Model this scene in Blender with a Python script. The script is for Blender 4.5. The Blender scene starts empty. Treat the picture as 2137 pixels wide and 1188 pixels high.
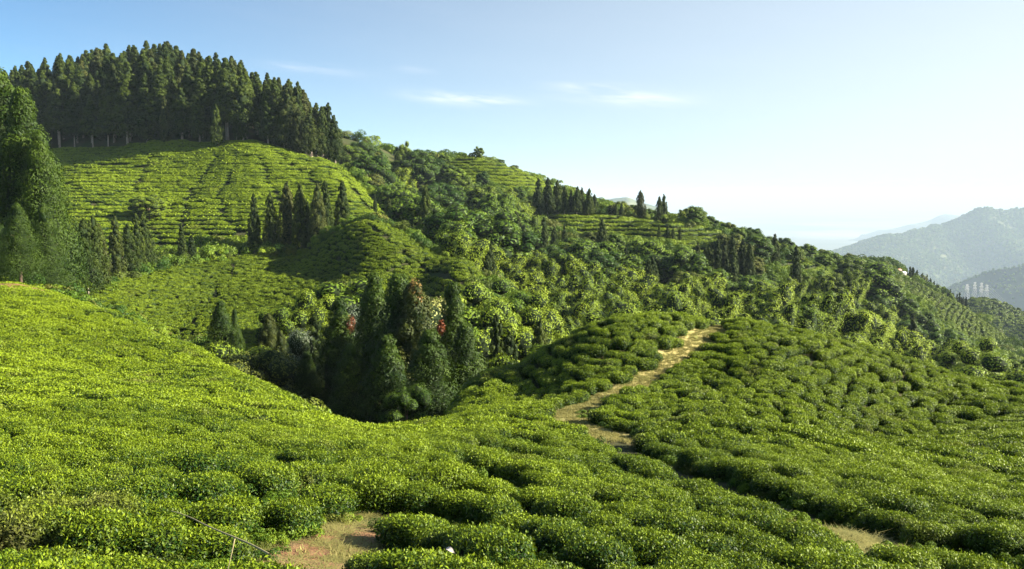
import bpy, math, random
import numpy as np
from mathutils import Vector

# ================================================================ camera, sky, sun, exposure
S = bpy.context.scene
FPX, CU, CV, PITCH = 1778.0, 1068.5, 594.0, math.radians(6.2)
cam = bpy.data.objects.new('camera', bpy.data.cameras.new('camera'))
S.collection.objects.link(cam)
cam.data.sensor_width = 36.0
cam.data.lens = 36.0*FPX/2137.0
cam.data.clip_start = 0.3
cam.data.clip_end = 200000.0
cam.location = (0, 0, 0)
cam.rotation_euler = (math.radians(90)-PITCH, 0, 0)
S.camera = cam

SUN_AZ, SUN_EL = math.radians(94), math.radians(25)      # azimuth clockwise from the view axis (+Y)
HAZE = 7.0e-5

def node(nt, kind, **kw):
    n = nt.nodes.new(kind)
    for k, v in kw.items():
        if isinstance(k, str) and hasattr(n, k): setattr(n, k, v)
    return n
class NT:
    """small wrapper for wiring shader nodes"""
    def __init__(s, tree): s.t = tree; s.L = tree.links
    def n(s, kind, ins=None, **kw):
        nd = s.t.nodes.new(kind)
        for k, v in kw.items(): setattr(nd, k, v)
        for k, v in (ins or {}).items():
            sock = nd.inputs[k]
            if isinstance(v, bpy.types.NodeSocket): s.L.new(v, sock)
            else: sock.default_value = v
        return nd
    def math(s, op, a, b=None, c=None, clamp=False):
        nd = s.n('ShaderNodeMath', operation=op, use_clamp=clamp)
        for i, v in enumerate((a, b, c)):
            if v is None: continue
            if isinstance(v, bpy.types.NodeSocket): s.L.new(v, nd.inputs[i])
            else: nd.inputs[i].default_value = v
        return nd.outputs[0]
    def mix(s, f, a, b, blend='MIX'):
        nd = s.n('ShaderNodeMix', data_type='RGBA', blend_type=blend)
        for i, v in ((0, f), (6, a), (7, b)):
            if isinstance(v, bpy.types.NodeSocket): s.L.new(v, nd.inputs[i])
            elif i == 0: nd.inputs[0].default_value = v
            else: nd.inputs[i].default_value = (*v, 1) if len(v) == 3 else v
        return nd.outputs[2]
    def noise(s, vec, scale, detail=3, rough=0.55):
        nd = s.n('ShaderNodeTexNoise', {'Scale': scale, 'Detail': detail, 'Roughness': rough})
        if vec is not None: s.L.new(vec, nd.inputs['Vector'])
        return nd.outputs['Fac']
    def ramp(s, f, lo, hi):
        nd = s.n('ShaderNodeMapRange', {'From Min': lo, 'From Max': hi}); s.L.new(f, nd.inputs['Value'])
        return nd.outputs[0]

w = bpy.data.worlds.new('World'); S.world = w; w.use_nodes = True
w.node_tree.nodes.clear(); q = NT(w.node_tree)
sky = q.n('ShaderNodeTexSky', sky_type='NISHITA', sun_disc=False, sun_elevation=SUN_EL, sun_rotation=SUN_AZ,
          altitude=2500.0, air_density=0.85, dust_density=0.2, ozone_density=1.0)
tc = q.n('ShaderNodeTexCoord')
sep = q.n('ShaderNodeSeparateXYZ', {0: tc.outputs['Generated']})
az = q.math('ARCTAN2', sep.outputs[0], sep.outputs[1])
el = q.math('ARCSINE', sep.outputs[2])
vec = q.n('ShaderNodeCombineXYZ', {0: q.math('MULTIPLY', az, 9.0), 1: q.math('MULTIPLY', q.math('ADD', el, q.math('MULTIPLY', az, 0.09)), 75.0), 2: 0.3}).outputs[0]
wisp = q.ramp(q.noise(vec, 1.0, 6, 0.62), 0.36, 0.72)
streak = q.ramp(q.noise(vec, 0.45, 5, 0.6), 0.45, 0.85)
mask = q.math('MULTIPLY', streak, 0.03)                # faint veils over the whole sky
for a0, e0, sa, se, k in ((-0.055, 0.1070, 0.050, 0.0062, 1.0), (0.135, 0.1080, 0.060, 0.0085, 0.75), (-0.225, 0.136, 0.045, 0.005, 0.42),
                          (0.085, 0.120, 0.035, 0.004, 0.4), (-0.11, 0.138, 0.02, 0.004, 0.12), (-1.3, 0.25, 0.3, 0.03, 0.6), (1.2, 0.2, 0.3, 0.03, 0.5), (2.6, 0.2, 0.4, 0.03, 0.6)):
    tilt = q.math('MULTIPLY', q.math('SUBTRACT', az, a0), 0.06)
    g = q.math('ADD', q.math('POWER', q.math('DIVIDE', q.math('SUBTRACT', az, a0), sa), 2.0),
               q.math('POWER', q.math('DIVIDE', q.math('ADD', q.math('SUBTRACT', el, e0), tilt), se), 2.0))
    m = q.math('MULTIPLY', q.math('EXPONENT', q.math('MULTIPLY', g, -1.0)), q.math('MULTIPLY', wisp, k*1.3))
    mask = q.math('ADD', mask, m, clamp=True)
# milky air: thicker low down and on the sun's side
sunw = q.math('MULTIPLY_ADD', q.math('COSINE', q.math('SUBTRACT', az, SUN_AZ)), 0.5, 0.5)
milk = q.math('MULTIPLY', q.math('EXPONENT', q.math('MULTIPLY', q.math('ABSOLUTE', el), -1.7)), q.math('MULTIPLY_ADD', sunw, 2.1, -0.46), clamp=True)
skyt = q.mix(1.0, sky.outputs[0], (0.72, 0.94, 1.0), 'MULTIPLY')
sky0 = q.mix(milk, skyt, (5.6, 6.2, 6.4))
skyc = q.mix(q.math('MULTIPLY', mask, 1.0, clamp=True), sky0, (7.6, 7.7, 7.9))
bg = q.n('ShaderNodeBackground', {'Color': skyc, 'Strength': 0.050})
out = q.n('ShaderNodeOutputWorld'); q.L.new(bg.outputs[0], out.inputs[0])

sun = bpy.data.objects.new('sun', bpy.data.lights.new('sun', 'SUN'))
S.collection.objects.link(sun)
sun.data.energy = 5.0; sun.data.angle = math.radians(0.5); sun.data.color = (1.0, 0.91, 0.74)
sd = Vector((math.sin(SUN_AZ)*math.cos(SUN_EL), math.cos(SUN_AZ)*math.cos(SUN_EL), math.sin(SUN_EL)))
sun.rotation_euler = sd.to_track_quat('Z', 'Y').to_euler()

S.view_settings.view_transform = 'Standard'; S.view_settings.look = 'None'
S.view_settings.gamma = 1.0; S.view_settings.use_curve_mapping = False
S.view_settings.exposure = 1.78
S.render.engine = 'CYCLES'
S.cycles.use_denoising = True
S.cycles.max_bounces = 5; S.cycles.diffuse_bounces = 1; S.cycles.glossy_bounces = 1
S.cycles.transmission_bounces = 3; S.cycles.transparent_max_bounces = 8; S.cycles.volume_bounces = 0
S.cycles.caustics_reflective = False; S.cycles.caustics_refractive = False

rng = np.random.default_rng(7)
random.seed(7)

# ---------------------------------------------------------------- survey of the place
cP, sP = math.cos(PITCH), math.sin(PITCH)
def at(u, v, y):
    """point at depth y on the line of sight (u, v)"""
    a = (u-CU)/FPX; b = (CV-v)/FPX
    d = np.array([a, cP+b*sP, -sP+b*cP]); return d*(y/d[1])
def proj(x, y, z):
    f = y*cP - z*sP; w = y*sP + z*cP
    return CU+FPX*x/f, CV-FPX*w/f
SURVEY = {
 0.7: [ # tea ground (value = height of what covers the ground)
  (-300,1188,6),(0,1188,6.5),(500,1188,7),(1068,1188,7.5),(1600,1188,8.5),(2137,1188,9.5),(2500,1188,9.5),
  (0,1100,8.6),(500,1100,9.2),(1068,1100,10),(1600,1100,11.5),(2137,1100,13),
  (0,1000,12),(500,1000,12.8),(1068,1000,14.5),(1600,1000,17.5),(2137,1000,20),
  (0,900,18),(500,900,20),(900,900,23),(1200,915,26),(1600,900,27),(2137,900,30),
  (-200,800,27),(0,800,27),(250,800,28),(450,820,30),(0,700,40),(200,720,41),(350,760,38),
  (-300,590,66),(-120,590,64),(0,590,62),(100,603,61),(200,648,57),(300,692,52),(430,742,46),(560,802,40),(680,857,35),(790,882,31),(900,874,31),
  (1000,852,33),(1080,838,34.5),(1000,800,50),(1060,765,49),(1130,722,48),(1200,690,48.5),(1280,662,49.5),(1110,805,41),(1200,775,40),(1400,645,50),(1560,662,50),(1700,686,49),(1850,725,48),(2000,770,47),(2137,800,46),(2350,850,46),
  (1300,760,40),(1200,830,33),(1450,740,42),(1600,800,36),(1800,800,40),(1850,900,31),(2000,860,38),
  # middle field
  (430,715,95),(200,625,108),(300,600,125),(480,535,165),(450,620,125),(330,650,112),(560,600,130),(560,680,105),(380,560,150),(540,530,168),(600,560,150),
  # second knoll
  (690,492,160),(765,462,152),(870,508,142),(1000,568,128),(650,610,122),(800,600,115),(900,600,116),(780,520,135),(700,550,140),(960,620,108),
  # upper hill
  (-150,330,300),(0,310,300),(120,312,290),(240,305,280),(350,296,272),(450,300,265),(520,294,262),(650,332,255),(700,345,258),(760,395,240),
  (300,400,228),(450,400,225),(600,400,222),(450,480,192),(600,470,195),(330,480,196),(120,400,225),(220,450,205),(60,440,215),(700,440,205),(780,430,222),(830,475,205),
  (250,520,178),(-150,450,200),(60,520,170),(100,560,150),(-200,560,140),
  # field beyond the forest, hilltop, terraces
  (690,275,400),(740,298,400),(800,330,410),
  (960,338,375),(1000,330,380),(1060,345,380),(1110,368,375),(1150,392,365),
  (1160,450,300),(1230,455,295),(1300,458,292),(1400,466,285),(1520,492,280),(1450,510,262),(1300,490,275),(1180,480,280),
  (1640,550,262),(1720,556,268),
  (1900,588,480),(1960,618,490),(2000,640,500),(2060,680,490),(2137,722,480),(1950,660,400),(2020,700,400),(1860,556,500),
  (2020,634,900),(2060,633,890),(2137,668,850),(2300,720,820),(2080,700,800),(2030,655,850),(2137,705,780),
 ],
 8.0: [
  (750,345,330),(850,360,340),(950,370,345),(1000,400,335),(850,430,275),(950,450,265),(1050,440,290),(1120,400,330),(900,500,235),(1000,510,225),(1100,520,225),
  (1200,530,215),(1300,540,200),(1400,560,200),(1500,560,210),(1040,600,135),(1150,600,135),(1250,590,150),(1400,600,140),(1550,600,140),(1700,610,150),
  (1600,500,300),(1700,520,320),(1800,545,370),(1780,600,240),(1850,640,300),(1750,660,180),(1900,700,250),(1980,740,200),(2080,745,190),(2200,760,190),
  (1380,450,330),(1480,470,330),
  (1000,640,100),(1120,660,100),(1300,660,105),(1500,640,112),
 ],
}
# hidden ground, straight in metres (x, y, z)
HIDDEN = [(-22,66,-20),(-12,60,-22),(-6,56,-23),(2,60,-24),(8,66,-24),(20,66,-18),(34,64,-19),(45,64,-22),(-38,84,-17),(-20,78,-22),(0,80,-25),(20,85,-27),(45,85,-28),
 (-10,46,-17),(-14,50,-17.5),(-22,56,-15.5),(-3,58,-21),
 (-35,100,-17),(-25,90,-20),
 (-40,180,-13),(-20,180,-13),(0,175,-20),
 (-150,330,33),(-110,330,29),(-75,335,13),(-190,330,27),(-230,340,18),(-140,420,20),(-60,370,20),
 (-200,600,-60),(0,600,-60),(200,600,-110),(300,680,-155),(0,420,-5),(100,420,-20),(150,420,-35),
 (-400,1000,-200),(0,1000,-220),(250,1100,-300),(600,1200,-330),(900,1500,-450),(0,1600,-450),(-700,1600,-450),(420,650,-140),(330,600,-120)]
def _ctrl():
    P = []
    for h, L in SURVEY.items():
        for u, v, y in L:
            p = at(u, v, y); P.append((p[0], p[1], p[2]-h))
    P += HIDDEN
    # far sides of the fan
    return np.array(P, float)
CTRL = _ctrl()
TA, TB, TC = 2.6, 1.0, 0.10
def _feat(x, y):
    r = np.hypot(x, y); th = np.arctan2(x, y)
    th = np.clip(th, -0.72, 0.72); rr = np.clip(r, 7.0, 2200.0)
    return th*TA, np.log(rr)*TB, rr
def _fit():
    a, b, r = _feat(CTRL[:, 0], CTRL[:, 1]); n = len(a)
    K = -np.sqrt((a[:, None]-a)**2 + (b[:, None]-b)**2 + TC*TC) + np.eye(n)*0.002
    Q = np.stack([np.ones(n), a, b], 1)
    M = np.zeros((n+3, n+3)); M[:n, :n] = K; M[:n, n:] = Q; M[n:, :n] = Q.T
    s = np.linalg.solve(M, np.concatenate([CTRL[:, 2]/r, np.zeros(3)]))
    return a, b, s[:n], s[n:]
_A, _B, _W, _Q = _fit()
def ground(x, y):
    x = np.atleast_1d(np.asarray(x, float)); y = np.atleast_1d(np.asarray(y, float))
    sh = x.shape; x = x.ravel(); y = y.ravel(); out = np.empty(len(x))
    for i in range(0, len(x), 20000):
        a, b, r = _feat(x[i:i+20000], y[i:i+20000])
        K = -np.sqrt((a[:, None]-_A)**2 + (b[:, None]-_B)**2 + TC*TC)
        z = (K@_W + _Q[0] + _Q[1]*a + _Q[2]*b)*r
        out[i:i+20000] = z
    # fold away behind the camera
    back = np.clip((8-y)/30, 0, 1)
    out = out*(1-back) + back*(-3.0 - 0.02*np.hypot(x, y))
    return out.reshape(sh)

# ================================================================ ground used everywhere: survey + small unevenness
def bumps(x, y):
    r = np.hypot(x, y)
    a = 0.10*np.sin(x*0.55+1.3*np.sin(y*0.31))*np.cos(y*0.47+0.7) + 0.06*np.sin(x*1.3+y*0.9)*np.sin(y*1.1-x*0.4)
    b = 1.2*np.sin(x*0.050+2.0*np.sin(y*0.021))*np.cos(y*0.043+1.1) + 0.6*np.sin(x*0.11-y*0.07+1.0)
    far = np.clip((r-180)/250, 0, 1)
    c = 9*np.sin(x*0.013+1.7*np.sin(y*0.006))*np.cos(y*0.011)*np.clip((r-550)/500, 0, 1)
    return a + b*far*0.8 + c
def G(x, y):
    x = np.atleast_1d(np.asarray(x, float)); y = np.atleast_1d(np.asarray(y, float))
    z = ground(x, y) + bumps(x, y)
    r = np.hypot(x, y); k = np.clip((r-1000)/1900, 0, 1)
    return z*(1-k) + k*(-1080.0)
def Gn(x, y, e=0.4):
    z = G(x, y); zx = (G(x+e, y)-z)/e; zy = (G(x, y+e)-z)/e
    return z, zx, zy
_RS = np.exp(np.linspace(math.log(5.5), math.log(900), 700))
def hit(u, v, over=0.0):
    """where the line of sight (u, v) first meets the ground"""
    a = (u-CU)/FPX; b = (CV-v)/FPX
    d = np.array([a, cP+b*sP, -sP+b*cP]); d = d/d[1]
    g = G(_RS*d[0], _RS) + over
    below = np.nonzero(_RS*d[2] < g)[0]
    if len(below) == 0: return None
    y = _RS[below[0]]
    return d[0]*y, y
# what the hills let one see from the camera
_TH = np.linspace(-0.66, 0.66, 265); _RV = np.exp(np.linspace(math.log(5.5), math.log(1200), 330))
_tt, _rr = np.meshgrid(_TH, _RV)
_EL = np.maximum.accumulate(G(_rr*np.sin(_tt), _rr*np.cos(_tt))/_rr, axis=0)
def seen(x, y, ztop, margin=0.0):
    th = math.atan2(x, y); r = math.hypot(x, y)
    if abs(th) > 0.56 or r < 5.6: return False
    i = int((th+0.66)/1.32*264); j = max(0, int(np.searchsorted(_RV, r*0.985))-1)
    return ztop/r > _EL[j, i] + margin/r
def inpoly(x, y, poly):
    x = np.atleast_1d(x); y = np.atleast_1d(y); c = np.zeros(x.shape, bool); n = len(poly)
    for i in range(n):
        x1, y1 = poly[i]; x2, y2 = poly[i-1]
        if y1 == y2: continue
        k = ((y1 > y) != (y2 > y)) & (x < (x2-x1)*(y-y1)/(y2-y1)+x1); c ^= k
    return c
def wpoly(L): return [(float(at(u, v, y)[0]), float(y)) for u, v, y in L]
def linedist(x, y, line):
    best = np.full(np.shape(x), 1e9)
    for (x1, y1), (x2, y2) in zip(line[:-1], line[1:]):
        dx, dy = x2-x1, y2-y1; L = dx*dx+dy*dy+1e-9
        t = np.clip(((x-x1)*dx+(y-y1)*dy)/L, 0, 1)
        best = np.minimum(best, np.hypot(x-x1-t*dx, y-y1-t*dy))
    return best

# ================================================================ mesh helpers
COL = S.collection
def mesh(name, V, F, mats, tone=None, smooth=False, mi=None):
    """V (n,3); F list of int arrays (m,k)"""
    me = bpy.data.meshes.new(name)
    V = np.asarray(V, np.float32); F = [np.asarray(f, np.int32) for f in (F if isinstance(F, list) else [F]) if len(f)]
    me.vertices.add(len(V)); me.vertices.foreach_set('co', V.ravel())
    tot = np.concatenate([np.full(len(f), f.shape[1], np.int32) for f in F]); idx = np.concatenate([f.ravel() for f in F])
    me.loops.add(len(idx)); me.loops.foreach_set('vertex_index', idx)
    me.polygons.add(len(tot)); me.polygons.foreach_set('loop_start', np.concatenate([[0], np.cumsum(tot)[:-1]]).astype(np.int32))
    me.polygons.foreach_set('loop_total', tot)
    if mi is not None: me.polygons.foreach_set('material_index', np.asarray(mi, np.int32))
    if smooth: me.polygons.foreach_set('use_smooth', np.ones(len(tot), bool))
    for m in (mats if isinstance(mats, (list, tuple)) else [mats]): me.materials.append(m)
    me.update(calc_edges=True)
    if tone is not None:
        a = me.attributes.new('tone', 'FLOAT', 'POINT'); a.data.foreach_set('value', np.asarray(tone, np.float32))
    return me
def link(name, me, parent=None, loc=(0, 0, 0), **props):
    o = bpy.data.objects.new(name, me); COL.objects.link(o)
    if parent is not None: o.parent = parent
    o.location = loc
    for k, v in props.items():
        if v is not None: o[k] = v
    return o
def unit(a): return a/np.maximum(np.linalg.norm(a, axis=-1, keepdims=True), 1e-9)
def leaves(C, N, L, W, r, T=None, fold=0.12):
    """one folded four-cornered leaf per centre C, facing N"""
    n = len(C); T = r.normal(size=(n, 3)) if T is None else T
    T = unit(T-(T*N).sum(1, keepdims=True)*N); B = np.cross(N, T)
    L = np.broadcast_to(L, n)[:, None]; W = np.broadcast_to(W, n)[:, None]
    V = np.stack([C-T*L*.5, C+B*W*.5-T*L*.08+N*W*fold, C+T*L*.5, C-B*W*.5-T*L*.08+N*W*fold], 1).reshape(-1, 3)
    return V, np.arange(4*n).reshape(n, 4)
def tube(P, R, k=6):
    """tapered tube through points P"""
    P = np.asarray(P, float); R = np.asarray(R, float); n = len(P)
    D = unit(np.gradient(P, axis=0)); up = np.where(np.abs(D[:, 2:3]) > 0.9, [[1., 0, 0]], [[0, 0, 1.]])
    A = unit(np.cross(D, up)); B = np.cross(D, A)
    t = np.arange(k)*2*math.pi/k
    V = (P[:, None]+R[:, None, None]*(A[:, None]*np.cos(t)[None, :, None]+B[:, None]*np.sin(t)[None, :, None])).reshape(-1, 3)
    i = np.arange(n-1)[:, None]*k; j = np.arange(k)[None]; j2 = (j+1) % k
    F = np.stack([i+j, i+j2, i+k+j2, i+k+j], -1).reshape(-1, 4)
    return V, F
class Join:
    def __init__(s): s.V = []; s.F = []; s.n = 0; s.T = []; s.M = []
    def add(s, V, F, tone=0.5, m=0):
        s.V.append(V); s.F.append(F+s.n); s.n += len(V)
        s.T.append(np.broadcast_to(np.asarray(tone, float), len(V)) if np.ndim(tone) == 0 else tone); s.M.append(np.full(len(F), m)); return s
    def build(s, name, mats, smooth=False):
        order = sorted(range(len(s.F)), key=lambda i: s.F[i].shape[1])
        return mesh(name, np.concatenate(s.V), [s.F[i] for i in order], mats, np.concatenate(s.T), smooth, np.concatenate([s.M[i] for i in order]))
def box(c, h):
    c = np.array(c, float); h = np.array(h, float)
    s = np.array([[x, y, z] for x in (-1, 1) for y in (-1, 1) for z in (-1, 1)])
    return c+s*h, np.array([[0, 1, 3, 2], [4, 6, 7, 5], [0, 4, 5, 1], [2, 3, 7, 6], [0, 2, 6, 4], [1, 5, 7, 3]])
def beam(p, q, t):
    return tube([p, (np.array(p)+np.array(q))/2, q], [t, t, t], 4)

# ================================================================ materials
def leaf_mat(name, dark, bright, trans=0.25, rough=0.5, spec=0.3, patch=0.05, patchcol=None, rnd=0.25, brown=None):
    m = bpy.data.materials.new(name); m.use_nodes = True; m.node_tree.nodes.clear(); q = NT(m.node_tree)
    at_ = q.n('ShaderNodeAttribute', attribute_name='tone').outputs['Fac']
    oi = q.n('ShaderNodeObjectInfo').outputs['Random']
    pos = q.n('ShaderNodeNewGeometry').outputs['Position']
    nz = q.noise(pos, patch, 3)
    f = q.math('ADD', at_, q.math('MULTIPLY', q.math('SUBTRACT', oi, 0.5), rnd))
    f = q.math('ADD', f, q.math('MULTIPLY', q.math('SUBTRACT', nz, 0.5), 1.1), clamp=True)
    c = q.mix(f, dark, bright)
    if patchcol is not None:
        nz2 = q.noise(pos, patch*3.1, 4)
        c = q.mix(q.math('MULTIPLY', q.ramp(nz2, 0.6, 0.8), 0.55), c, patchcol)
    if brown is not None:
        hs = q.n('ShaderNodeTexWhiteNoise', noise_dimensions='1D'); q.L.new(oi, hs.inputs['W'])
        c = q.mix(q.math('MULTIPLY', q.ramp(hs.outputs[0], 0.72, 1.0), 0.6), c, brown)
    p = q.n('ShaderNodeBsdfPrincipled', {'Base Color': c, 'Roughness': rough, 'Specular IOR Level': spec})
    t = q.n('ShaderNodeBsdfTranslucent', {'Color': q.mix(0.5, c, tuple(min(1, k*1.3) for k in bright))})
    ms = q.n('ShaderNodeMixShader', {0: trans, 1: p.outputs[0], 2: t.outputs[0]})
    o = q.n('ShaderNodeOutputMaterial'); q.L.new(ms.outputs[0], o.inputs[0]); return m
def flat_mat(name, a, b, scale=1.0, rough=0.9, c=None, cs=0.2, spec=0.2, bump=0.0, space='Position', metallic=0.0):
    m = bpy.data.materials.new(name); m.use_nodes = True; m.node_tree.nodes.clear(); q = NT(m.node_tree)
    pos = q.n('ShaderNodeNewGeometry').outputs['Position'] if space == 'Position' else q.n('ShaderNodeTexCoord').outputs['Object']
    nz = q.noise(pos, scale, 6, 0.65)
    col = q.mix(q.ramp(nz, 0.35, 0.65), a, b)
    if c is not None: col = q.mix(q.ramp(q.noise(pos, cs, 4), 0.48, 0.62), col, c)
    p = q.n('ShaderNodeBsdfPrincipled', {'Base Color': col, 'Roughness': rough, 'Specular IOR Level': spec, 'Metallic': metallic})
    if bump:
        bn = q.n('ShaderNodeBump', {'Strength': bump, 'Distance': 0.1, 'Height': q.noise(pos, scale*2.2, 6, 0.7)}); q.L.new(bn.outputs[0], p.inputs['Normal'])
    o = q.n('ShaderNodeOutputMaterial'); q.L.new(p.outputs[0], o.inputs[0]); return m

M_TEA = leaf_mat('tea_leaf', (0.013, 0.046, 0.004), (0.232, 0.315, 0.012), trans=0.16, rough=0.5, spec=0.22, patch=0.12, patchcol=(0.20, 0.155, 0.07))
M_TEAFAR = leaf_mat('tea_canopy', (0.013, 0.040, 0.004), (0.200, 0.275, 0.010), trans=0.15, rough=0.6, spec=0.2, patch=0.035, patchcol=(0.13, 0.11, 0.03))
M_TWIG = flat_mat('tea_wood', (0.09, 0.065, 0.04), (0.16, 0.12, 0.08), 9.0, space='Object')
M_CORE = flat_mat('shaded_core', (0.010, 0.020, 0.005), (0.020, 0.034, 0.008), 5.0, space='Object')  # near-black colour paints the deep shade inside bushes and crowns
M_CEDAR = leaf_mat('cedar_needles', (0.013, 0.029, 0.005), (0.070, 0.098, 0.010), trans=0.10, rough=0.65, spec=0.15, patch=0.02, rnd=0.5, brown=(0.075, 0.075, 0.022))
M_CEDARN = leaf_mat('near_cedar_needles', (0.009, 0.028, 0.004), (0.072, 0.118, 0.009), trans=0.14, rough=0.6, spec=0.2, patch=0.12, rnd=0.3)
M_CEDARR = leaf_mat('rusty_cedar_needles', (0.013, 0.028, 0.005), (0.085, 0.098, 0.012), trans=0.12, rough=0.6, spec=0.2, patch=0.15, rnd=0.2)
M_BAMB = leaf_mat('bamboo_leaf', (0.065, 0.130, 0.008), (0.285, 0.370, 0.028), trans=0.18, rough=0.55, spec=0.2, patch=0.02, rnd=0.7)
M_BROAD = leaf_mat('broad_leaf', (0.026, 0.068, 0.007), (0.165, 0.250, 0.016), trans=0.14, rough=0.55, spec=0.2, patch=0.02, rnd=0.8, brown=(0.17, 0.15, 0.03))
M_RED = leaf_mat('red_leaf', (0.09, 0.030, 0.010), (0.20, 0.055, 0.016), trans=0.2, patch=0.5)
M_RUST = leaf_mat('rust_tip', (0.10, 0.065, 0.018), (0.20, 0.130, 0.030), trans=0.15, patch=0.5)
M_CREAM = leaf_mat('cream_leaf', (0.30, 0.33, 0.08), (0.55, 0.52, 0.20), trans=0.25, patch=0.5)
M_SILVER = leaf_mat('silver_leaf', (0.06, 0.10, 0.05), (0.24, 0.28, 0.19), trans=0.2, patch=0.5)
M_GRASS = leaf_mat('dry_grass', (0.16, 0.17, 0.045), (0.36, 0.32, 0.11), trans=0.25, patch=0.6, rough=0.7)
M_BARK = flat_mat('bark', (0.085, 0.055, 0.038), (0.19, 0.14, 0.105), 4.0, space='Object')
M_PALE = flat_mat('pale_bark', (0.26, 0.21, 0.16), (0.42, 0.36, 0.30), 3.0, space='Object')
M_CANE = flat_mat('cane', (0.30, 0.26, 0.14), (0.42, 0.36, 0.20), 2.0, space='Object')
M_SOIL = flat_mat('hillside_soil', (0.040, 0.052, 0.014), (0.075, 0.068, 0.026), 1.7, c=(0.038, 0.066, 0.012), cs=0.11, bump=0.6)
M_PATH = flat_mat('trodden_grass', (0.32, 0.28, 0.10), (0.48, 0.40, 0.16), 2.4, c=(0.22, 0.23, 0.06), cs=0.9, bump=0.5)
M_BARE = flat_mat('bare_earth', (0.20, 0.095, 0.05), (0.30, 0.165, 0.085), 3.0, c=(0.20, 0.14, 0.065), cs=1.2, bump=0.8)

# ================================================================ the hillside under everything
fine = np.arange(-0.60, 0.6001, 0.0031)
coarse = np.linspace(0.60, 2*math.pi-0.60, 60)[1:-1]
th = np.concatenate([fine, coarse]); nt_ = len(th)
ra = np.concatenate([[0.6, 2.0, 4.0, 5.5], np.exp(np.linspace(math.log(6.5), math.log(1500), 400)), [1700, 2000, 2400, 2900, 3300, 4200]])
RR, TT = np.meshgrid(ra, th, indexing='ij')
X, Y = RR*np.sin(TT), RR*np.cos(TT); Z = G(X.ravel(), Y.ravel()).reshape(X.shape)
V = np.stack([X, Y, Z], -1).reshape(-1, 3)
i = np.arange(len(ra)-1)[:, None]*nt_; j = np.arange(nt_)[None]; j2 = (j+1) % nt_
F = np.stack([i+j, i+nt_+j, i+nt_+j2, i+j2], -1).reshape(-1, 4)
V = np.vstack([V, [[0, 0, float(G(0, 0)[0])]]]); c0 = len(V)-1
F3 = np.stack([np.full(nt_, c0), np.arange(nt_), (np.arange(nt_)+1) % nt_], -1)[:, [0, 1, 2]]
link('hillside', mesh('hillside', V, [F3, F], M_SOIL, smooth=True), kind='structure')
# far plain, out to the horizon
M_PLAIN = flat_mat('plain', (0.08, 0.10, 0.04), (0.16, 0.16, 0.08), 0.0009, c=(0.42, 0.42, 0.38), cs=0.00016)
n = 96; a = np.arange(n)*2*math.pi/n
V = [[0, 0, -1000.0]]; rings = [3000, 8000, 20000, 40000, 62000]
for rr_ in rings: V += [[rr_*math.sin(t), rr_*math.cos(t), -1000.0] for t in a]
F = np.concatenate([np.stack([1+k*n+np.arange(n), 1+(k+1)*n+np.arange(n), 1+(k+1)*n+(np.arange(n)+1) % n, 1+k*n+(np.arange(n)+1) % n], -1) for k in range(len(rings)-1)])
link('plain', mesh('plain', V, [np.stack([np.zeros(n, int), 1+(np.arange(n)+1) % n, 1+np.arange(n)], -1)[:, ::-1], F[:, ::-1]], M_PLAIN), kind='structure')

# far hills: ridge lines with flanks falling to both sides
def fnoise(x, y, s, r):
    z = 0
    for k in range(5):
        f = s*1.9**k; a_ = r.uniform(0, 6.28, 4); t = r.uniform(0, 3.14)
        cx, cy = math.cos(t), math.sin(t)
        z = z + (0.55**k)*np.sin((x*cx+y*cy)*f+a_[0]+1.5*np.sin((y*cx-x*cy)*f*0.7+a_[1]))
    return z
def hill(name, ridge, front, back, mat, amp, seed, ns=150, nt=70, reach=1.0, flat_end=None):
    r = np.random.default_rng(seed)
    P = np.array([at(*p) for p in ridge]); d = np.concatenate([[0], np.cumsum(np.hypot(*(np.diff(P[:, :2], axis=0).T)))])
    s = np.linspace(0, d[-1], ns); R = np.stack([np.interp(s, d, P[:, k]) for k in range(3)], 1)
    for k in range(3): R[2:-2, k] = (R[:-4, k]+R[1:-3, k]+R[2:-2, k]+R[3:-1, k]+R[4:, k])/5
    tg = unit(np.gradient(R[:, :2], axis=0)); nm = np.stack([tg[:, 1], -tg[:, 0]], 1)     # towards the camera for a ridge running right
    Df = (R[:, 2]+1040)/front; Db = (R[:, 2]+1040)/back
    t = np.concatenate([-np.linspace(1, 0, nt//3)[:-1]**1.5, np.linspace(0, 1, nt)**1.25])
    T = np.where(t[None] < 0, t[None]*Db[:, None], t[None]*Df[:, None])*reach
    Xh = R[:, :1]+nm[:, :1]*T; Yh = R[:, 1:2]+nm[:, 1:]*T
    fall = np.where(T > 0, T*front, -T*back)
    k = np.clip(np.abs(T)/(amp*6), 0, 1)
    Zh = R[:, 2:3]-fall+amp*fnoise(Xh, Yh, 1/(amp*5.5), r)*k+amp*0.06*fnoise(Xh, Yh, 1/(amp*0.7), r)
    V = np.stack([Xh, Yh, Zh], -1).reshape(-1, 3); m = len(t)
    i = np.arange(ns-1)[:, None]*m; j = np.arange(m-1)[None]
    F = np.stack([i+j, i+j+1, i+m+j+1, i+m+j], -1).reshape(-1, 4)
    link(name, mesh(name, V, F, mat, smooth=True), kind='structure')
    return Xh, Yh, Zh
M_FARH = flat_mat('far_hillside', (0.035, 0.055, 0.022), (0.09, 0.125, 0.045), 0.010, c=(0.20, 0.21, 0.09), cs=0.0045)
H1 = hill('far_hill', [(1560, 610, 7656), (1700, 545, 7771), (1765, 519, 7888), (1830, 499, 7934), (1900, 484, 8003), (1960, 470, 8120), (2000, 458, 8120), (2035, 440, 8120), (2060, 437, 8120), (2137, 436, 8120), (2250, 428, 8120), (2600, 400, 8352)],
         0.42, 0.4, M_FARH, 130, 3, ns=260, nt=150)
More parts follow.
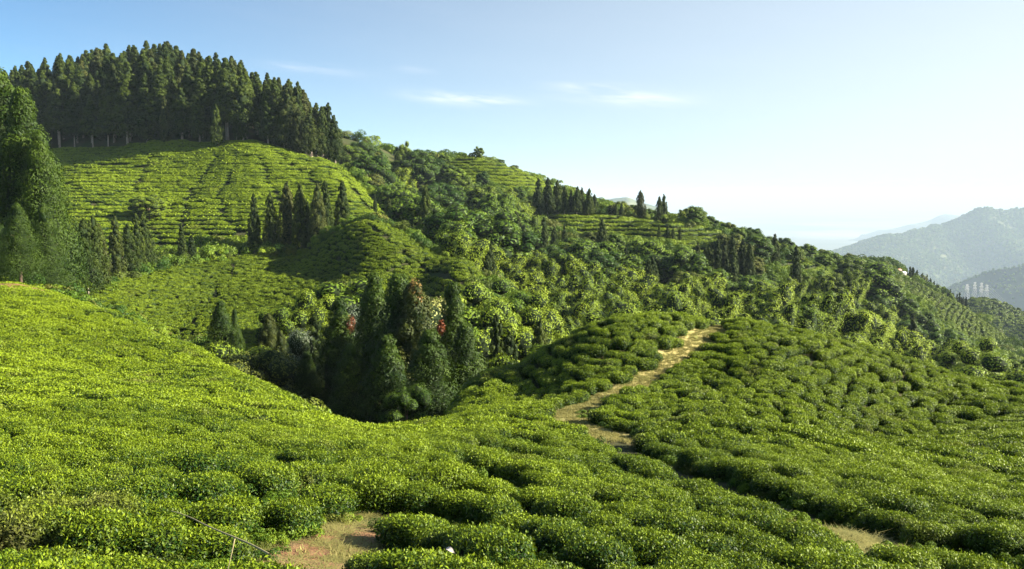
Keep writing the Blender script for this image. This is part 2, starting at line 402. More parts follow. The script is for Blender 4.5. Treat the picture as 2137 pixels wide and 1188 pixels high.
hill('distant_mountain', [(1560, 560, 17600), (1690, 524, 17600), (1760, 505, 17600), (1830, 487, 17600), (1880, 474, 17600), (1930, 463, 17600), (1965, 448, 17600), (1985, 447, 17600), (2010, 452, 17600), (2060, 458, 17600), (2300, 440, 17600)],
     0.35, 0.3, M_FARH, 130, 5)
hill('distant_hill', [(1120, 470, 6720), (1200, 440, 6720), (1245, 418, 6720), (1275, 414, 6720), (1310, 412, 6720), (1340, 424, 6720), (1375, 432, 6720), (1450, 470, 6720), (1520, 520, 6720)], 0.4, 0.35, M_FARH, 70, 6)
M_FARD = flat_mat('shaded_wooded_hillside', (0.022, 0.040, 0.016), (0.05, 0.075, 0.028), 0.010)  # wooded slope, darkened so the ridge's shade is in its colour
H2 = hill('shaded_ridge', [(1780, 700, 4600), (1900, 655, 4600), (1975, 607, 4600), (2010, 588, 4600), (2060, 569, 4500), (2137, 553, 4400), (2300, 530, 4400), (2500, 520, 4400)], 0.5, 0.5, M_FARD, 55, 8)

# ================================================================ stuff: many copies scattered on points by one node tree
def scatter(name, P, rot, scale, var, protos, label, category, group=None, seed_mat=None):
    me = bpy.data.meshes.new(name); P = np.asarray(P, np.float32)
    me.vertices.add(len(P)); me.vertices.foreach_set('co', P.ravel())
    for nm, dt, arr, key in (('rot', 'FLOAT_VECTOR', rot, 'vector'), ('scl', 'FLOAT_VECTOR', scale, 'vector'), ('var', 'INT', var, 'value')):
        at_ = me.attributes.new(nm, dt, 'POINT'); at_.data.foreach_set(key, np.asarray(arr, np.int32 if dt == 'INT' else np.float32).ravel())
    o = link(name, me, kind='stuff', label=label, category=category, group=group)
    ng = bpy.data.node_groups.new(name, 'GeometryNodeTree')
    ng.interface.new_socket('Geometry', in_out='INPUT', socket_type='NodeSocketGeometry')
    ng.interface.new_socket('Geometry', in_out='OUTPUT', socket_type='NodeSocketGeometry')
    N = ng.nodes; L = ng.links; gi = N.new('NodeGroupInput'); go = N.new('NodeGroupOutput'); jn = N.new('GeometryNodeJoinGeometry')
    def attr(nm, dt):
        a = N.new('GeometryNodeInputNamedAttribute'); a.data_type = dt; a.inputs['Name'].default_value = nm; return a.outputs['Attribute']
    ar, as_, av = attr('rot', 'FLOAT_VECTOR'), attr('scl', 'FLOAT_VECTOR'), attr('var', 'INT')
    for k, po in enumerate(protos):
        cmp = N.new('FunctionNodeCompare'); cmp.data_type = 'INT'; cmp.operation = 'EQUAL'
        L.new(av, cmp.inputs[2]); cmp.inputs[3].default_value = k
        inst = N.new('GeometryNodeInstanceOnPoints'); oi = N.new('GeometryNodeObjectInfo'); oi.transform_space = 'ORIGINAL'; oi.inputs['Object'].default_value = po
        oi.inputs['As Instance'].default_value = True
        L.new(gi.outputs[0], inst.inputs['Points']); L.new(cmp.outputs[0], inst.inputs['Selection']); L.new(oi.outputs['Geometry'], inst.inputs['Instance'])
        e2r = N.new('FunctionNodeEulerToRotation'); L.new(ar, e2r.inputs[0]); L.new(e2r.outputs[0], inst.inputs['Rotation']); L.new(as_, inst.inputs['Scale'])
        L.new(inst.outputs[0], jn.inputs[0])
    L.new(jn.outputs[0], go.inputs[0])
    md = o.modifiers.new('scatter', 'NODES'); md.node_group = ng
    return o

# ================================================================ tea: where it grows, which way its rows run
Z_NEAR = wpoly([(-1600, 700, 30), (-500, 600, 68), (-120, 596, 68), (0, 590, 65), (100, 603, 63.5), (200, 648, 60), (300, 692, 55), (430, 742, 49), (560, 802, 43), (680, 857, 38), (790, 882, 34), (900, 874, 34),
                (960, 852, 36), (975, 815, 50), (1000, 800, 53), (1060, 765, 52.5), (1130, 720, 52), (1250, 665, 54), (1400, 645, 55), (1560, 662, 54), (1700, 686, 53), (1850, 725, 51.5), (2000, 770, 50.5), (2137, 800, 49), (2500, 850, 48)])
Z_NEAR += [(56, 4.8), (-60, 4.8)]
Z_MID = wpoly([(430, 722, 93), (300, 680, 100), (170, 622, 108), (225, 592, 130), (310, 570, 146), (430, 548, 162), (540, 530, 169), (640, 520, 169), (690, 490, 163), (765, 460, 158), (830, 478, 154), (880, 505, 147), (1008, 566, 131),
               (1000, 600, 112), (960, 630, 104), (800, 640, 102), (650, 650, 100), (560, 690, 96)])
Z_UP = wpoly([(60, 400, 228), (112, 325, 292), (240, 306, 281), (350, 299, 273), (450, 302, 266), (520, 297, 262), (600, 310, 260), (650, 335, 256), (700, 347, 262), (745, 390, 248), (800, 430, 228), (845, 475, 208), (850, 500, 196), (760, 470, 184),
              (640, 500, 178), (450, 522, 180), (300, 560, 168), (180, 560, 158), (90, 500, 180)])
Z_BEY = wpoly([(660, 300, 385), (660, 270, 425), (760, 290, 425), (790, 330, 385)])
Z_TOP = wpoly([(930, 345, 362), (940, 330, 392), (1070, 335, 392), (1170, 400, 372), (1150, 410, 345), (1060, 370, 348), (1000, 360, 352)])
Z_TER = wpoly([(1125, 440, 306), (1300, 455, 299), (1400, 463, 292), (1530, 492, 286), (1510, 545, 250), (1400, 525, 256), (1250, 500, 270), (1130, 470, 288)])
Z_PAT = wpoly([(1600, 545, 280), (1690, 550, 285), (1760, 560, 275), (1750, 575, 255), (1620, 570, 250)])
Z_RID = wpoly([(1850, 560, 498), (1880, 575, 494), (1960, 618, 496), (2000, 640, 508), (2060, 680, 500), (2160, 722, 490), (2130, 740, 420), (2040, 715, 385), (1960, 680, 360), (1890, 610, 420)])
Z_SPUR = wpoly([(1990, 640, 900), (2060, 633, 905), (2137, 668, 870), (2300, 700, 850), (2300, 760, 740), (2080, 730, 740), (2010, 665, 800)])
def W(L, over=0.5):
    out_ = []
    for u, v in L:
        h = hit(u, v, over)
        if h: out_.append(h)
    return out_
PATH = W([(1590, 668), (1555, 673), (1500, 690), (1445, 728), (1400, 758), (1365, 790), (1318, 818), (1265, 836), (1215, 850), (1188, 868), (1192, 892), (1235, 905), (1290, 922)], 0.0)
GROOVE = W([(1290, 922), (1335, 945), (1400, 968), (1520, 1010), (1700, 1070), (1840, 1110), (2000, 1150), (2160, 1200)], 0.3)
CREASES = [W(l) for l in ([(452, 322), (440, 350), (405, 392), (385, 440), (380, 480)], [(495, 322), (480, 385), (455, 400), (462, 440), (490, 484), (520, 492)],
    [(541, 328), (555, 370), (575, 400), (590, 420)], [(575, 318), (610, 345), (650, 375), (700, 420)], [(140, 385), (180, 415), (210, 440), (250, 455)], [(312, 330), (295, 370), (280, 400)],
    [(313, 478), (340, 510), (345, 535)], [(484, 545), (486, 580)], [(452, 600), (420, 650), (372, 700)], [(765, 465), (810, 500), (860, 540), (960, 590)], [(800, 572), (850, 548), (895, 540)],
    [(150, 350), (230, 345), (300, 350)], [(700, 355), (740, 400), (790, 455)])]
CREASES = [c for c in CREASES if len(c) > 1]
BARE = [(W([(700, 1140)], 0.2)[0], 0.66, 1.85), (W([(1740, 1112)], 0.2)[0], 0.55, 1.35)]
def phase(x, y, z, zx, zy):
    """row number: contour rows, except near the camera where rows sweep past it"""
    s = np.clip((2-x)/12, 0, 1); s = s*s*(3-2*s)
    return y*(0.22+0.5*s)+x*(0.95-0.35*s)
def rows(poly, spacing, along, n, near=False, seed=1, jit=0.10, fixed=None):
    r = np.random.default_rng(seed); P = np.array(poly)
    x = r.uniform(P[:, 0].min(), P[:, 0].max(), n); y = r.uniform(P[:, 1].min(), P[:, 1].max(), n)
    k = inpoly(x, y, poly)
    if near: k &= (np.abs(np.arctan2(x, y)) < 0.80) | (np.hypot(x, y) < 9)
    x, y = x[k], y[k]
    z, zx, zy = Gn(x, y, 0.6)
    sl = np.hypot(zx, zy)
    for it in range(4 if fixed else 2):
        if it: z, zx, zy = Gn(x, y, 0.6)
        gl = np.maximum(np.hypot(zx, zy), 0.03)
        if it == 0: dz = spacing*2.0**np.round(np.log2(np.maximum(gl, 0.06))*2)/1.0 if False else spacing*np.exp(np.round(np.log(np.maximum(gl, 0.07))/0.45)*0.45)
        if fixed: dz = np.full_like(z, fixed)
        ph = z/dz; d = (np.round(ph)-ph)*dz/gl
        d = np.clip(d, -spacing*(2.2 if fixed else 0.8), spacing*(2.2 if fixed else 0.8))
        if near:
            wn = np.clip((y-24)/8, 0, 1)
        else: wn = np.ones_like(x)
        sx, sy = x+zx/gl*d, y+zy/gl*d
        if near:
            e = 0.05; p0 = phase(x, y, 0, 0, 0); px = (phase(x+e, y, 0, 0, 0)-p0)/e; py = (phase(x, y+e, 0, 0, 0)-p0)/e; pl = np.hypot(px, py)
            dd = (np.round(p0/spacing)*spacing-p0)/pl
            nx, ny = x+px/pl*dd, y+py/pl*dd
            m_ = wn < 0.5
            sx = np.where(m_, nx, sx); sy = np.where(m_, ny, sy)
            gx, gy = np.where(m_, px/pl, zx/gl), np.where(m_, py/pl, zy/gl)
        else: gx, gy = zx/gl, zy/gl
        x, y = sx, sy
    ang = np.arctan2(gx, -gy)      # direction along the row
    x = x+r.normal(0, jit, len(x)); y = y+r.normal(0, jit, len(x))
    # thin out
    cell = {}; keep = []; cs = along
    ca, sa = np.cos(ang), np.sin(ang)
    wd = spacing*0.72
    for i_ in range(len(x)):
        cx, cy = int(x[i_]//cs), int(y[i_]//cs); ok = True
        for a_ in (-1, 0, 1):
            for b_ in (-1, 0, 1):
                for j_ in cell.get((cx+a_, cy+b_), ()):
                    dx, dy = x[j_]-x[i_], y[j_]-y[i_]
                    if ((dx*ca[i_]+dy*sa[i_])/along)**2+((-dx*sa[i_]+dy*ca[i_])/wd)**2 < 1: ok = False; break
                if not ok: break
            if not ok: break
        if ok: cell.setdefault((cx, cy), []).append(i_); keep.append(i_)
    keep = np.array(keep); return x[keep], y[keep], ang[keep]
# bushes of three grains of detail
def bush_mesh(name, seed, nl, ll, lw, mat, far=False, young_=0.22, hedge=False):
    r = np.random.default_rng(seed); J = Join()
    lob = r.uniform(0, 6.28, 6)
    def shape(d):       # unit directions -> surface; a plucked, nearly level top and leafy sides
        az_ = np.arctan2(d[:, 1], d[:, 0]); rr_ = 1+0.10*np.sin(2*az_+lob[0])+0.09*np.sin(3*az_+lob[1])+0.06*np.sin(5*az_+lob[2])
        h_ = np.hypot(d[:, 0], d[:, 1]); p = 3.2
        s = 1/np.maximum((h_**p+np.abs(d[:, 2])**p)**(1/p), 1e-6)
        top = 1+0.07*np.sin(d[:, 0]*5+lob[3])*np.cos(d[:, 1]*5+lob[4])
        return np.stack([d[:, 0]*s*rr_*0.62, d[:, 1]*s*rr_*0.56, 0.30+d[:, 2]*s*0.43*top], 1)
    d = unit(r.normal(size=(nl, 3))+[0, 0, 0.35]); d[:, 2] = np.where(d[:, 2] < -0.55, -d[:, 2], d[:, 2]); d = unit(d)
    C = shape(d); C = C+unit(d)*r.normal(0, 0.038, (nl, 1))
    nrm = unit(np.stack([d[:, 0], d[:, 1], d[:, 2]*1.3], 1))
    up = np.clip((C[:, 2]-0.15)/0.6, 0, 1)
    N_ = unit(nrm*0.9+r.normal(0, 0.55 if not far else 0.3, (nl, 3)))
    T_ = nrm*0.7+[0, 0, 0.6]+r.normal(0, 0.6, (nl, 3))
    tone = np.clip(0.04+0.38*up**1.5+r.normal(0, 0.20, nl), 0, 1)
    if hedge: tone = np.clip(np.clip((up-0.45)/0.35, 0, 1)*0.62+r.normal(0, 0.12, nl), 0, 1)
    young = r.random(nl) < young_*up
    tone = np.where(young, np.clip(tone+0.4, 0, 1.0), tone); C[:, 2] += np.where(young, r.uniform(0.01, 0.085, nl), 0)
    sz = r.uniform(0.7, 1.25, nl)*np.where(young, 0.85, 1)
    T_ = np.where(young[:, None], [0, 0, 1.4]+r.normal(0, 0.5, (nl, 3)), T_); N_ = np.where(young[:, None], unit(nrm*0.4+r.normal(0, 0.7, (nl, 3))), N_)
    V_, F_ = leaves(C, N_, ll*sz, lw*sz, r, T_)
    J.add(V_, F_, np.repeat(tone, 4), 0)
    # dark inner mass, the shade between leaves put into its colour
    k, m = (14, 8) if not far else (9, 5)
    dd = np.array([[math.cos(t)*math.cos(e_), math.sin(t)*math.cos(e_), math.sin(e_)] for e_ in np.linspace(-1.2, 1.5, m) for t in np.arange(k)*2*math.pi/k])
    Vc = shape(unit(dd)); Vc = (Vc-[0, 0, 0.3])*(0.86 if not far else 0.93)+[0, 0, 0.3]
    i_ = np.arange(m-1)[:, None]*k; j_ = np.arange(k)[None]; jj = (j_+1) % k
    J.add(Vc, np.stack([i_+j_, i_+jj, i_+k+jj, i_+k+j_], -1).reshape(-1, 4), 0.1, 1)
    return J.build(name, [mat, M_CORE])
def twig_mesh(name, seed):
    r = np.random.default_rng(seed); J = Join()
    for k in range(9):
        a_ = r.uniform(0, 6.28); q_ = r.uniform(0.25, 0.5); b = np.array([0.08*math.cos(a_), 0.08*math.sin(a_), -0.25])
        J.add(*tube([b, b+[q_*.3*math.cos(a_), q_*.3*math.sin(a_), 0.2], b+[q_*math.cos(a_+.3), q_*math.sin(a_+.3), 0.55]], [0.02, 0.014, 0.006], 5))
    return J.build(name, [M_TWIG])
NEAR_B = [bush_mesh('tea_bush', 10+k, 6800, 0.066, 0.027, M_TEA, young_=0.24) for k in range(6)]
MID_B = [bush_mesh('tea_bush_mid', 30+k, 1500, 0.105, 0.050, M_TEA, young_=0.45) for k in range(5)]  # extra young leaves also put the sunny flank's brightness into the tone
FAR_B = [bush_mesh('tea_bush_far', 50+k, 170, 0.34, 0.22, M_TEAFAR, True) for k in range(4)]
LIT_B = [bush_mesh('tea_bush_young_lit', 80+k, 1700, 0.105, 0.050, M_TEA, young_=0.55) for k in range(4)]  # more young growth, with sun-facing brightness put into the leaf tone
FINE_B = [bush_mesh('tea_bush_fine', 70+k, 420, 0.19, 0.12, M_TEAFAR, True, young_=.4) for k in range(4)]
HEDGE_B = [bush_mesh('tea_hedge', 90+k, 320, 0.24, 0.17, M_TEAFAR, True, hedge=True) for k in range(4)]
TWIGS = [twig_mesh('twigs', k) for k in range(3)]

def bare(x, y, pad=0.0):
    k = linedist(x, y, PATH) < np.interp(y, [26, 32, 36, 45], [1.3, 0.95, 0.70, 0.64])+pad
    gw = np.interp(y, [6, 14, 26, 30], [0.74, 0.80, 0.80, 0.9])
    k |= linedist(x, y, GROOVE) < gw+pad
    for (px, py), ax, ay in BARE: k |= ((x-px)/(ax+0.35+pad))**2+((y-py)/(ay+0.35+pad))**2 < 1
    return k
nx, ny, na = rows(Z_NEAR, 0.84, 0.62, 100000, near=True, seed=3, jit=0.08)
k = ny < 15.5; n0 = (nx[k], ny[k], na[k])
nx, ny, na = rows(Z_NEAR, 0.79, 0.59, 130000, near=True, seed=4, jit=0.06)
k = ny >= 15.5; nx, ny, na = (np.concatenate([p_, q_[k]]) for p_, q_ in zip(n0, (nx, ny, na)))
k = ~bare(nx, ny); nx, ny, na = nx[k], ny[k], na[k]
r_ = np.random.default_rng(5)
k = r_.random(len(nx)) > np.where(ny < 22, 0.012, 0.012); nx, ny, na = nx[k], ny[k], na[k]
nz, zx, zy = Gn(nx, ny)
rad = np.hypot(nx, ny); L_ = len(nx)
scl = r_.uniform(0.88, 1.14, (L_, 1))*np.stack([r_.uniform(0.96, 1.18, L_), r_.uniform(0.98, 1.16, L_), r_.uniform(0.85, 1.10, L_)], 1)
scl[ny >= 15.5] *= 0.76; scl[ny < 15.5] *= 0.71; scl[:, 2] *= 0.90
knoll = (nx > 0) & (ny > 30)                        # older, more separate bushes on the knoll
scl[knoll] *= [0.95, 0.78, 0.92]
lefts = (nx < 0) & (ny > 24)                        # the left slope: a level, closed canopy
scl[lefts] *= [1.12, 1.12, 0.92]
rotz = na+np.where(r_.random(L_) < 0.5, math.pi, 0)+r_.normal(0, 0.12, L_)
def tiltrot(zx_, zy_, rz, f=0.8):
    """tilt towards the slope normal, then spin"""
    e = np.zeros((len(rz), 3)); from mathutils import Matrix
    for i_ in range(len(rz)):
        nrm = Vector((-zx_[i_]*f, -zy_[i_]*f, 1)).normalized()
        R_ = nrm.to_track_quat('Z', 'Y').to_matrix()
        ax_ = Vector((math.cos(rz[i_]), math.sin(rz[i_]), 0)); ax_ = (ax_-nrm*ax_.dot(nrm)).normalized(); ay_ = nrm.cross(ax_)
        R_ = Matrix((ax_, ay_, nrm)).transposed(); e[i_] = R_.to_euler()
    return e
rot = tiltrot(zx, zy, rotz)
# the 300 that show largest are things of their own
uu, vv = proj(nx, ny, nz+0.5)
inframe = (uu > -60) & (uu < 2200) & (vv < 1290) & (vv > 500)
order = [i_ for i_ in np.argsort(rad) if inframe[i_]]
own = order[:300]; ownset = np.zeros(L_, bool); ownset[own] = True
def bush_label(i_):
    x, y = nx[i_], ny[i_]
    band = 'close to the viewer' if y < 9.5 else ('two or three rows up' if y < 12 else 'some rows up the slope')
    if linedist(np.array([x]), np.array([y]), GROOVE)[0] < 1.7:
        return f'leafy tea bush edging the dark furrow, {band}', 'tea bushes along the dark furrow'
    for n_, ((px, py), ax, ay) in enumerate(BARE):
        if math.hypot(x-px, y-py) < 2.4:
            side = 'left' if x < px-.4 else ('right' if x > px+.4 else ('behind' if y > py else 'in front'))
            return f"tea bush {side+' of' if side != 'behind' else 'behind'} the {('brown straw-covered bare patch', 'small pale dry patch by the furrow')[n_]}", 'tea bushes round the bare patches'
    s_ = uu[i_]
    side = ('in the lower left corner' if s_ < 250 and vv[i_] > 1000 else ('under the fallen cane' if 300 < s_ < 590 and 1030 < vv[i_] else ('at the left edge of the slope' if s_ < 250 else ('left of the brown bare patch' if s_ < 600 else
            ('above the brown bare patch' if s_ < 820 and vv[i_] < 1080 else ('right of the brown bare patch' if s_ < 1150 else ('in the middle of the near slope' if s_ < 1500 else ('left of the dark furrow' if x < np.interp(y, [8, 14, 24], [5.6, 4.8, 3.2]) else 'right of the dark furrow'))))))))
    return f'glossy green tea bush {side}, {band}', 'tea bushes on the near slope'
bush_protos = []
for i_ in own:
    la, gr = bush_label(i_)
    v_ = int(r_.integers(6))
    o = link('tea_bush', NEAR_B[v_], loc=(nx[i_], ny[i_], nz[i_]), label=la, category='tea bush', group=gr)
    o.rotation_euler = rot[i_]; o.scale = scl[i_]
    link('woody_base', TWIGS[v_ % 3], parent=o)
    if v_ not in [p[0] for p in bush_protos]: bush_protos.append((v_, o))
bush_protos = [p[1] for p in sorted(bush_protos, key=lambda p: p[0])]
# everything else of the plantation is one mass
fx, fy, fr, fs, fv = [], [], [], [], []
def addfar(poly, spacing, along, n, seed, s=1.0, kinds=(11, 4), fixed=None, across=1.0):
    x, y, a_ = rows(poly, spacing, along, n, seed=seed, jit=0.02*spacing if fixed else 0.10*spacing, fixed=fixed)
    k_ = np.ones(len(x), bool)
    for c in CREASES: k_ &= linedist(x, y, c) > (0.44 if fixed else 0.50)*spacing
    x, y, a_ = x[k_], y[k_], a_[k_]; rr_ = np.random.default_rng(seed+50); n_ = len(x)
    z, zx_, zy_ = Gn(x, y, 1.0)
    fx.append(np.stack([x, y, z-0.02], 1)); fr.append(tiltrot(zx_, zy_, a_+rr_.normal(0, 0.03 if fixed else .1, n_), 0.9))
    fs.append(s*rr_.uniform(0.82, 1.2, (n_, 1))*np.stack([rr_.uniform(1.15, 1.5, n_), across*rr_.uniform(0.85, 1.05, n_), rr_.uniform(0.8, 1.15, n_)], 1))
    if fixed: fs[-1][:, 0] *= 2.1; kinds = (19, 4)
    fv.append(kinds[0]+rr_.integers(0, kinds[1], n_))
addfar(Z_MID, 0.98, 0.80, 60000, 11, 0.80, kinds=(23, 4))
addfar(Z_UP, 2.3, 1.1, 110000, 12, 1.05, fixed=0.86, across=1.95)
addfar(Z_BEY, 3.0, 1.8, 5500, 13, 1.6, fixed=1.6, across=1.5); addfar(Z_TOP, 3.0, 1.8, 5500, 14, 1.5, fixed=1.4, across=1.5); addfar(Z_TER, 2.6, 1.5, 14000, 15, 1.45, fixed=1.15, across=1.5); addfar(Z_PAT, 2.3, 1.6, 3500, 16, 1.4, fixed=1.1, across=1.5)
addfar(Z_RID, 2.3, 2.0, 14000, 17, 1.75); addfar(Z_SPUR, 4.5, 4.0, 5000, 18, 3.5)
k = (~ownset) & ((rad > 4.5))
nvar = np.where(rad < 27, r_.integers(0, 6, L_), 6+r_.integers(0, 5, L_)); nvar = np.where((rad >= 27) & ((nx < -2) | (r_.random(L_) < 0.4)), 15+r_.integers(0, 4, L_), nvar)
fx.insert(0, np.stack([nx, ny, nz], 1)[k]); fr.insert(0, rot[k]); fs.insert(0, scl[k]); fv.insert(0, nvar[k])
# prototypes for the middle and far grains stand in the fields themselves, as bushes of the mass' own kind
FP, FR, FS, FVv = (np.concatenate(t) for t in (fx, fr, fs, fv))
def proto_from(var_id, me):
    i_ = int(np.nonzero(FVv == var_id)[0][0]); return me
hold = bpy.data.collections.new('tea_bush_kinds')      # library of meshes the node tree copies; not part of the scene
lib = []
for me in NEAR_B+MID_B+FAR_B+LIT_B+HEDGE_B+FINE_B:
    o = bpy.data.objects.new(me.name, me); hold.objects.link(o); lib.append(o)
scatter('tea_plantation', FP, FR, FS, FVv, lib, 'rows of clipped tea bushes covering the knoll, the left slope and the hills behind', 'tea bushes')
print('tea', len(own), len(FP))

# ================================================================ footpath and bare patches
def strip(name, line, w0, w1, mat, lift=0.05, seed=1, **kw):
    r = np.random.default_rng(seed); P = np.array(line); d = np.concatenate([[0], np.cumsum(np.hypot(*np.diff(P, axis=0).T))])
    s = np.arange(0, d[-1], 0.22); C = np.stack([np.interp(s, d, P[:, 0]), np.interp(s, d, P[:, 1])], 1)
    for _ in range(5): C[1:-1] = (C[:-2]+C[1:-1]*2+C[2:])/4
    tg = unit(np.gradient(C, axis=0)); nm = np.stack([-tg[:, 1], tg[:, 0]], 1); m = 9
    wl = np.interp(s, [0, d[-1]], [w0, w1])*(1+0.18*np.sin(s*1.7)+0.12*np.sin(s*3.9+1)); wr = np.interp(s, [0, d[-1]], [w0, w1])*(1+0.18*np.sin(s*1.3+2)+0.12*np.sin(s*4.3))
    t = np.linspace(-1, 1, m)
    off = np.where(t[None] < 0, t[None]*wl[:, None], t[None]*wr[:, None])
    Xs = C[:, :1]+nm[:, :1]*off; Ys = C[:, 1:]+nm[:, 1:]*off; Zs = G(Xs.ravel(), Ys.ravel()).reshape(Xs.shape)+lift*np.where(np.abs(t) > .95, -0.6, 1.0)[None]
    V_ = np.stack([Xs, Ys, Zs], -1).reshape(-1, 3); i_ = np.arange(len(s)-1)[:, None]*m; j_ = np.arange(m-1)[None]
    link(name, mesh(name, V_, np.stack([i_+j_, i_+m+j_, i_+m+j_+1, i_+j_+1], -1).reshape(-1, 4), mat, smooth=True), **kw)
    return C
pc = strip('footpath', PATH, 0.62, 1.25, M_PATH, kind='structure')
def disc(name, c, ax, ay, mat, seed=0, lift=0.06, **kw):
    r = np.random.default_rng(seed); k, m = 28, 6; V_ = []
    ph_ = r.uniform(0, 6.28, 3)
    for i_ in range(m+1):
        for t in np.arange(k)*2*math.pi/k:
            q_ = i_/m*(1+0.14*math.sin(3*t+ph_[0])+0.09*math.sin(5*t+ph_[1])); V_.append((c[0]+ax*q_*math.cos(t), c[1]+ay*q_*math.sin(t)))
    V_ = np.array(V_); z = G(V_[:, 0], V_[:, 1])+lift; z[-k:] -= lift*1.6
    i_ = np.arange(m)[:, None]*k; j_ = np.arange(k)[None]; jj = (j_+1) % k
    return link(name, mesh(name, np.column_stack([V_, z]), np.stack([i_+j_, i_+k+j_, i_+k+jj, i_+jj], -1).reshape(-1, 4), mat, smooth=True), **kw)
disc('bare_ground', BARE[0][0], 1.05, 2.1, M_BARE, 1, kind='structure')
disc('dry_ground', BARE[1][0], .9, 1.5, M_PATH, 2, kind='structure')
hb = hit(20, 610)
if hb: disc('earth_bank', hb, 5.0, 2.2, M_BARE, 3, lift=0.5, kind='structure')
def tuft_mesh(name, seed, n, h, spread, flat=0.0, wd=0.012, mat=None):
    r = np.random.default_rng(seed); b = r.normal(0, spread, (n, 3)); b[:, 2] = 0
    a_ = r.uniform(0, 6.28, n); lean = r.uniform(0.1, 0.6, n)+flat; H_ = h*r.uniform(0.4, 1.1, n)
    tip = b+np.stack([np.cos(a_)*lean*H_, np.sin(a_)*lean*H_, H_*np.maximum(1-lean*0.6, 0.06)], 1)
    s_ = np.stack([-np.sin(a_), np.cos(a_), 0*a_], 1)*wd
    V_ = np.stack([b-s_, b+s_, tip], 1).reshape(-1, 3)
    return mesh(name, V_, np.arange(3*n).reshape(n, 3), mat or M_GRASS, np.repeat(r.uniform(0.1, 0.9, n), 3))
def libobj(me):
    o = bpy.data.objects.new(me.name, me); hold.objects.link(o); return o
TUFT = [libobj(tuft_mesh('tuft', k, 60, 0.11, 0.09)) for k in range(3)]+[libobj(tuft_mesh('straw', 9+k, 70, 0.26, 0.10, 1.2, 0.006)) for k in range(2)]
P_, R_s, S_s, V_s = [], [], [], []
for c in pc:
    for q_ in range(22):
        p = c+r_.normal(0, 0.55, 2); P_.append((*p, 0)); S_s.append(r_.uniform(0.4, 1.0)); V_s.append(r_.integers(3))
for (c, ax, ay), nn in zip(BARE, (170, 240)):
    for q_ in range(nn):
        p = np.array(c)+r_.normal(0, 0.6, 2)*[ax, ay]*1.3; P_.append((*p, 0)); S_s.append(r_.uniform(0.5, 1.2)); V_s.append(3+r_.integers(2) if r_.random() < .8 else r_.integers(3))
P_ = np.array(P_); P_[:, 2] = G(P_[:, 0], P_[:, 1])+0.04
scatter('dry_grass', P_, np.stack([0*P_[:, 0], 0*P_[:, 0], r_.uniform(0, 6.28, len(P_))], 1), np.repeat(np.array(S_s)[:, None], 3, 1), V_s, TUFT, 'straw-coloured short grass on the footpath and the bare patches', 'grass')

